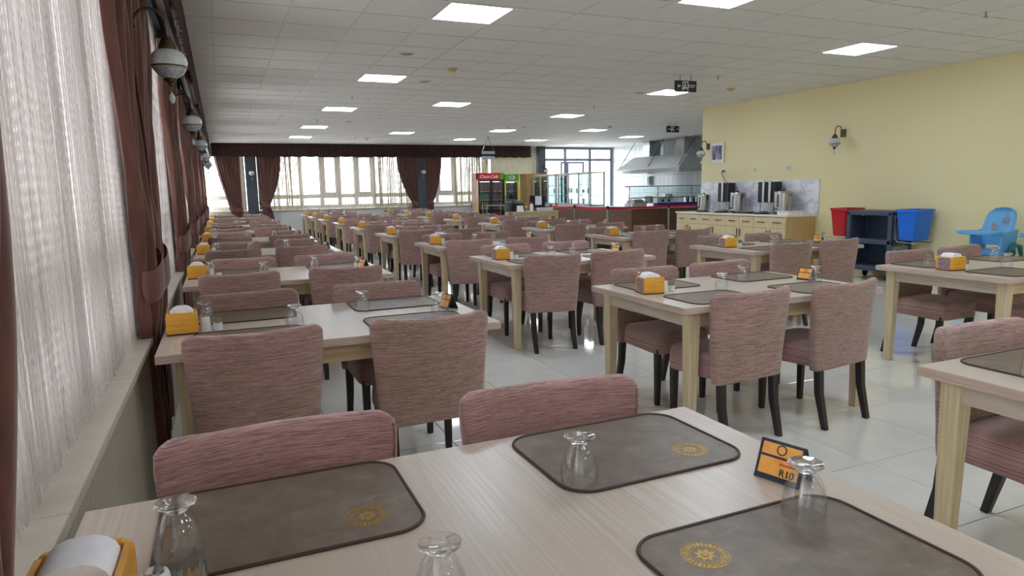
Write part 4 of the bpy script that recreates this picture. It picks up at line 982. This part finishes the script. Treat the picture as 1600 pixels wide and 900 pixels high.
for k in (0, 1):
    d = MB().box(9.69 + k * .405, 10.085 + k * .405, 21.08, 21.1, .06, 1.89).obj('door', 'midwood', t); MB().box(10.03 + k * .09, 10.045 + k * .09, 21.055, 21.08, .9, 1.05).obj('handle', 'steel', d)
t = thing('glass_rack', 'low steel rack with glass shelves before the red fridge', 'rack', (7.75, 19.3, 0))
for sx in (-.3, .3):
    for sy in (-.18, .18): MB().tube([(sx, sy, 0), (sx, sy, .93)], .014, 8).obj('post', 'steel', t)
for z in (.25, .58, .9): MB().box(-.31, .31, -.19, .19, z, z + .012).obj('shelf', 'cabglass', t)
for sy in (-.18, .18): MB().tube([(-.3, sy, .93), (.3, sy, .93)], .012, 8).obj('rail', 'steel', t)
DXX, DYY = 7.15, 16.35
t = thing('cashier_desk', 'pale wood cashier desk before the dish cabinets', 'desk', (DXX, DYY, 0))
MB().box(0, 1.32, 0, .62, .775, .81).obj('desktop', 'oak_x', t, bevel=.004)
for a in (.05, 1.27):
    for b in (.05, .57): MB().box(a - .035, a + .035, b - .035, b + .035, 0, .775).obj('leg', 'oak_z', t)
MB().box(.085, 1.235, .03, .05, .66, .775).obj('apron', 'oak_x', t); MB().box(.085, 1.235, .5, .52, .3, .775).obj('modesty_panel', 'oak_x', t)
t = thing('monitor', 'black monitor with a paper sheet on the cashier desk', 'monitor', (DXX + .82, DYY + .3, .81), .1)
MB().box(-.24, .24, -.015, .015, .08, .42).obj('screen_housing', 'black_plastic', t, bevel=.006); MB().box(-.03, .03, 0, .03, .01, .12).obj('stand', 'black_plastic', t); MB().box(-.11, .11, -.08, .08, 0, .012).obj('foot', 'black_plastic', t); MB().box(-.08, .13, -.018, -.0155, .16, .4).obj('paper_sheet', 'white_print', t)
t = thing('covered_machine', 'black cloth covered till on the cashier desk', 'till', (DXX + .14, DYY + .33, .81), .2)
MB().loft([[(x * k, y * k, z) for x, y in rrect(.5, .36, .07, 4)] for z, k in ((0, 1), (.1, 1.02), (.2, .95), (.27, .8), (.3, .45))]).obj('cloth_cover', 'black_plastic', t, smooth=.9)
t = thing('card_stand', 'small white card stand at the left of the cashier desk', 'card', (DXX + .2, DYY + .08, .81)); MB().loft([[(-.09, -.04, 0), (.09, -.04, 0), (.09, .04, 0), (-.09, .04, 0)], [(-.09, -.004, .16), (.09, -.004, .16), (.09, .004, .16), (-.09, .004, .16)]]).obj('folded_card', 'white_print', t)
t = thing('spray_bottle', 'white bottle standing on the cashier desk', 'bottle', (DXX + .55, DYY + .1, .81)); MB().lathe([(.045, 0), (.045, .17), (.03, .19), (.03, .2)], 16).obj('body', 'white_print', t, smooth=.6); MB().lathe([(.035, .2), (.035, .24), (.02, .245)], 16).obj('cap', 'red_plastic', t, smooth=.6)
t = thing('mint_jar', 'yellow topped small jar on the cashier desk', 'jar', (DXX + .4, DYY + .12, .81)); MB().lathe([(.035, 0), (.04, .02), (.04, .1), (.03, .11)], 16).obj('body', 'cabglass', t); MB().lathe([(.034, .111), (.034, .14), (.02, .145)], 16).obj('lid', 'fridge_yellow', t)
t = thing('candy_dish', 'clear oblong dish at the right of the cashier desk', 'dish', (DXX + .95, DYY + .12, .81)); MB().loft([[(x * k, y * k, z) for x, y in rrect(.5, .16, .05, 4)] for z, k in ((0, .85), (.09, 1), (.09, .96), (.012, .8))]).obj('body', 'ceramic', t, smooth=.6)
# stanchions
ST = [(8.71, 17.3, 'farthest steel belt post by the cashier desk'), (8.8, 16.05, 'steel belt post right of the cashier desk'), (8.89, 14.5, 'steel belt post at the counter corner'), (10.7, 14.45, 'steel belt post near the yellow wall corner')]
for x, y, lab in ST:
    t = thing('belt_post', lab, 'barrier post', (x, y, 0), 0, 'belt barrier posts'); MB().lathe([(.15, 0), (.15, .012), (.05, .03), (.03, .04)], 24).obj('base', 'steel', t, smooth=.6); MB().lathe([(.028, .03), (.028, .93)], 16).obj('pole', 'steel', t, smooth=.8); MB().lathe([(.034, .86), (.034, .95), (.02, .96)], 16).obj('cassette', 'black_plastic', t, smooth=.6)
segs = [(ST[0], ST[1], 'red barrier belt behind the cashier desk'), (ST[1], ST[2], 'red barrier belt along the dish cabinets'), (ST[2], ST[3], 'longest red barrier belt across the serving counter')]
for a, b, lab in segs:
    p0, p1 = Vector((a[0], a[1], 0)), Vector((b[0], b[1], 0)); d = (p1 - p0).normalized(); nrm = Vector((-d.y, d.x, 0)) * .003; q0, q1 = p0 + d * .035, p1 - d * .035
    secs = []
    for k in range(9):
        c = q0.lerp(q1, k / 8); sag = -.02 * math.sin(PI * k / 8); secs.append([tuple(c - nrm + Vector((0, 0, .875 + sag))), tuple(c + nrm + Vector((0, 0, .875 + sag))), tuple(c + nrm + Vector((0, 0, .93 + sag))), tuple(c - nrm + Vector((0, 0, .93 + sag)))])
    o = MB().loft(secs).obj('barrier_belt', 'red_belt'); tag(o, lab, 'barrier belt', 'red barrier belts')
o = MB().box(10.735, 13.2, 14.447, 14.453, .875, .93).obj('barrier_belt', 'red_belt'); tag(o, 'red barrier belt ending behind the yellow wall corner', 'barrier belt', 'red barrier belts')
# serving counter
t = thing('serving_counter', 'brown laminate serving counter with steel top', 'counter', (0, 0, 0))
MB().box(9.82, 10.4, 14.8, 20.9, 0, .08).obj('plinth', 'dark_inner', t); MB().box(10.4, 13.0, 14.8, 15.4, 0, .08).obj('plinth', 'dark_inner', t)
MB().box(9.78, 10.4, 14.72, 20.9, .08, .84).obj('carcass', 'brownwood', t); MB().box(10.4, 13.0, 14.72, 15.4, .08, .84).obj('carcass', 'brownwood', t)
for k in range(7):
    a = 14.74 + k * .88; d = MB().box(9.76, 9.78, a, a + .87, .1, .82).obj('front_panel', 'brownwood', t); MB().lathe([(.012, 0), (.012, .02)], 10, (9.75, a + .05, .74)).obj('knob', 'steel', d)
for k in range(4):
    a = 9.8 + k * .8; d = MB().box(a, a + .79, 14.7, 14.72, .1, .82).obj('front_panel', 'brownwood', t); MB().lathe([(.014, 0), (.014, .02)], 10, (a + .72, 14.69, .74)).obj('knob', 'steel', d)
MB().box(9.72, 10.42, 14.66, 20.92, .84, .88).obj('worktop', 'steel_dull', t, bevel=.004); MB().box(10.42, 13.02, 14.66, 15.42, .84, .88).obj('worktop', 'steel_dull', t, bevel=.004)
t = thing('sneeze_guard', 'tubular steel tray rail and guard over the serving counter', 'guard rail', (0, 0, 0))
for a in (9.85, 10.75, 11.85, 12.9):
    MB().tube([(a, 15.0, .88), (a, 15.0, 1.2), (a + .06, 15.08, 1.36), (a + .14, 15.2, 1.42)], .016, 8).obj('upright', 'steel', t, smooth=1)
for z, y in ((1.42, 15.2), (1.12, 15.0)): MB().tube([(9.85, y, z), (13.1, y, z)], .016, 8).obj('rail', 'steel', t, smooth=1)
MB().box(9.9, 13.0, 15.03, 15.036, 1.14, 1.38).obj('guard_pane', 'cabglass', t)
# glass dish cabinets on the counter
def dish_cab(y0, y1, lab, nd):
    t = thing('glass_cabinet', lab, 'glass cabinet', (0, 0, 0), 0, 'glass dish cabinets'); x0, x1, z0, z1 = 9.8, 10.3, .88, 1.84
    for x in (x0, x1 - .04):
        for y in (y0, y1 - .04): MB().box(x, x + .04, y, y + .04, z0, z1).obj('post', 'steel_dull', t)
    MB().box(x0 - .03, x1 + .05, y0 - .03, y1, z1, z1 + .03).obj('top_board', 'cab_front', t); MB().box(x0, x1, y0, y1, z0, z0 + .04).obj('base', 'steel_dull', t)
    for z in (1.18, 1.5): MB().box(x0 + .02, x1 - .02, y0 + .03, y1 - .03, z, z + .012).obj('shelf', 'steel_dull', t)
    MB().box(x0 + .04, x1 - .04, y0 + .01, y0 + .02, z0 + .04, z1).obj('end_pane', 'cabglass', t); MB().box(x1 - .03, x1 - .02, y0 + .04, y1 - .04, z0 + .04, z1).obj('back_pane', 'cabglass', t)
    w = (y1 - y0 - .08) / nd
    for k in range(nd):
        a, b = y0 + .04 + k * w, y0 + .04 + (k + 1) * w; f = MB(); s = .035
        for q in ((a, b, z0 + .04, z0 + .04 + s), (a, b, z1 - s, z1), (a, a + s, z0 + .04, z1), (b - s, b, z0 + .04, z1)): f.box(x0 - .005, x0 + .015, *q)
        d = f.obj('door', 'steel_dull', t); MB().box(x0 + .002, x0 + .008, a + s, b - s, z0 + .06, z1 - s).obj('pane', 'cabglass', d); MB().box(x0 - .03, x0 - .005, a + .05, a + .065, 1.25, 1.4).obj('handle', 'black_plastic', d)
dish_cab(16.95, 19.0, 'wide glass dish cabinet nearer on the counter', 3); dish_cab(19.1, 20.8, 'glass dish cabinet farther on the counter', 3)
# things on the serving counter
t = thing('counter_toaster', 'white two-slot toaster on the serving counter', 'toaster', (11.1, 15.24, .88)); MB().box(-.25, .25, -.12, .12, .01, .24).obj('body', 'white_top', t, bevel=.03)
for s in (-.1, .1):
    r = MB().lathe([(.035, 0), (.035, .012)], 16); r.v = [(s + x, -.12 - z, .15 + y) for x, y, z in r.v]; r.obj('dial', 'black_plastic', t)
for (x, lab) in ((10.85, 'deep blue crate left on the serving counter'), (11.5, 'deep blue crate right on the serving counter')):
    t = thing('plastic_crate', lab, 'crate', (x, 14.86, .88), 0, 'blue crates'); MB().loft([[(a * k, b * k, z) for a, b in rrect(.56, .2, .02, 3)] for z, k in ((0, .95), (.1, 1), (.1, .95), (.01, .9))]).obj('body', 'blue_crate', t); MB().ring(0, .001, 0, .001, 4).v; MB().box(-.285, .285, -.105, -.099, .08, .105).obj('rim', 'blue_crate', t)
t = thing('food_warmer', 'steel food warmer with dark lid on the serving counter', 'food warmer', (10.15, 15.15, .88)); MB().box(-.22, .22, -.2, .2, 0, .1).obj('body', 'steel_dull', t, bevel=.01); MB().loft([[(a * k, b * k, z) for a, b in rrect(.42, .36, .08, 4)] for z, k in ((.1, 1), (.17, .92), (.21, .6))]).obj('lid', 'steel', t, smooth=.6)
t = thing('cutlery_stand', 'dark cutlery and spice stand at the right of the counter', 'stand', (12.2, 15.26, .88)); MB().box(-.3, .3, -.12, .12, 0, .09).obj('box', 'black_plastic', t, bevel=.008)
for k in range(6): MB().lathe([(.03, .09), (.032, .22), (.02, .24)], 12, (-.25 + .1 * k, 0, 0)).obj('canister', 'steel' if k % 2 else 'piping', t, smooth=.6)
t = thing('white_trays', 'white serving dish on the right of the counter', 'dish', (12.76, 15.22, .88)); MB().loft([[(a * k, b * k, z) for a, b in rrect(.44, .3, .05, 4)] for z, k in ((0, .9), (.08, 1), (.08, .95), (.01, .85))]).obj('body', 'white_top', t)
# extractor hood
t = thing('extractor_hood', 'long stainless steel extractor hood on the kitchen wall', 'extractor hood', (0, 0, 0))
HY0, HY1, HX = 16.75, 20.3, 12.75
MB().box(HX, XK - .002, HY0, HY1, 1.86, 1.98).obj('lip', 'steel', t, bevel=.004)
hs = MB()
for k in range(3):
    a = HY0 + (HY1 - HY0) * k / 3; b = HY0 + (HY1 - HY0) * (k + 1) / 3 - .004; in0 = .35 if k == 0 else 0; in1 = .25 if k == 2 else 0
    MB().add([(HX, a, 1.98), (HX, b, 1.98), (XK - .002, b, 1.98), (XK - .002, a, 1.98), (13.35, a + in0, 2.42), (13.35, b - in1, 2.42), (XK - .002, b - in1, 2.42), (XK - .002, a + in0, 2.42)], [(0, 1, 5, 4), (3, 7, 6, 2), (0, 4, 7, 3), (1, 2, 6, 5), (4, 5, 6, 7), (0, 3, 2, 1)]).obj('canopy', 'steel_dull', t)
for a, b in ((17.35, 17.75), (19.2, 19.6)): MB().box(13.4, 13.85, a, b, 2.42, CZ).obj('duct', 'steel', t)
for a in (16.9, 18.5, 20.2): MB().tube([(HX + .05, a, 1.98), (13.5, a + .02, CZ)], .01, 6).obj('hanger_rod', 'black_plastic', t)
t = thing('range', 'steel cooking range under the extractor hood', 'cooker', (0, 0, 0))
MB().box(13.2, XK - .01, 16.6, 20.2, .05, .86).obj('body', 'steel_dull', t, bevel=.005)
for k in range(6): MB().lathe([(.16, .86), (.16, .885), (.1, .89)], 18, (13.6, 17 + k * .56, 0)).obj('burner', 'black_plastic', t)
for k, (y, r, hh, lab) in enumerate(((17.3, .16, .22, 'wide steel pot on the cooking range nearest the corner'), (18.4, .14, .28, 'tall steel pot in the middle of the range'), (19.5, .18, .2, 'large steel pot at the far end of the range'))):
    q = thing('cooking_pot', lab, 'pot', (13.6, y, .892), 0, 'cooking pots'); MB().lathe([(r, 0), (r, hh), (r * .96, hh), (r * .96, .01), (.01, .01)], 20).obj('body', 'steel', q, smooth=.6)
    for s in (-1, 1): MB().tube([(0, s * r, hh * .8), (0, s * (r + .04), hh * .82), (.06, s * (r + .03), hh * .82)], .008, 6).obj('handle', 'black_plastic', q)
t = thing('electric_panel', 'small white and green box on the tiled kitchen wall', 'switch box', (XK, 20.1, 1.62)); MB().box(-.1, -.002, -.14, .14, -.16, .16).obj('housing', 'white_top', t, bevel=.006); MB().box(-.112, -.1, -.12, 0, -.14, .14).obj('cover', 'teal_plastic', t)
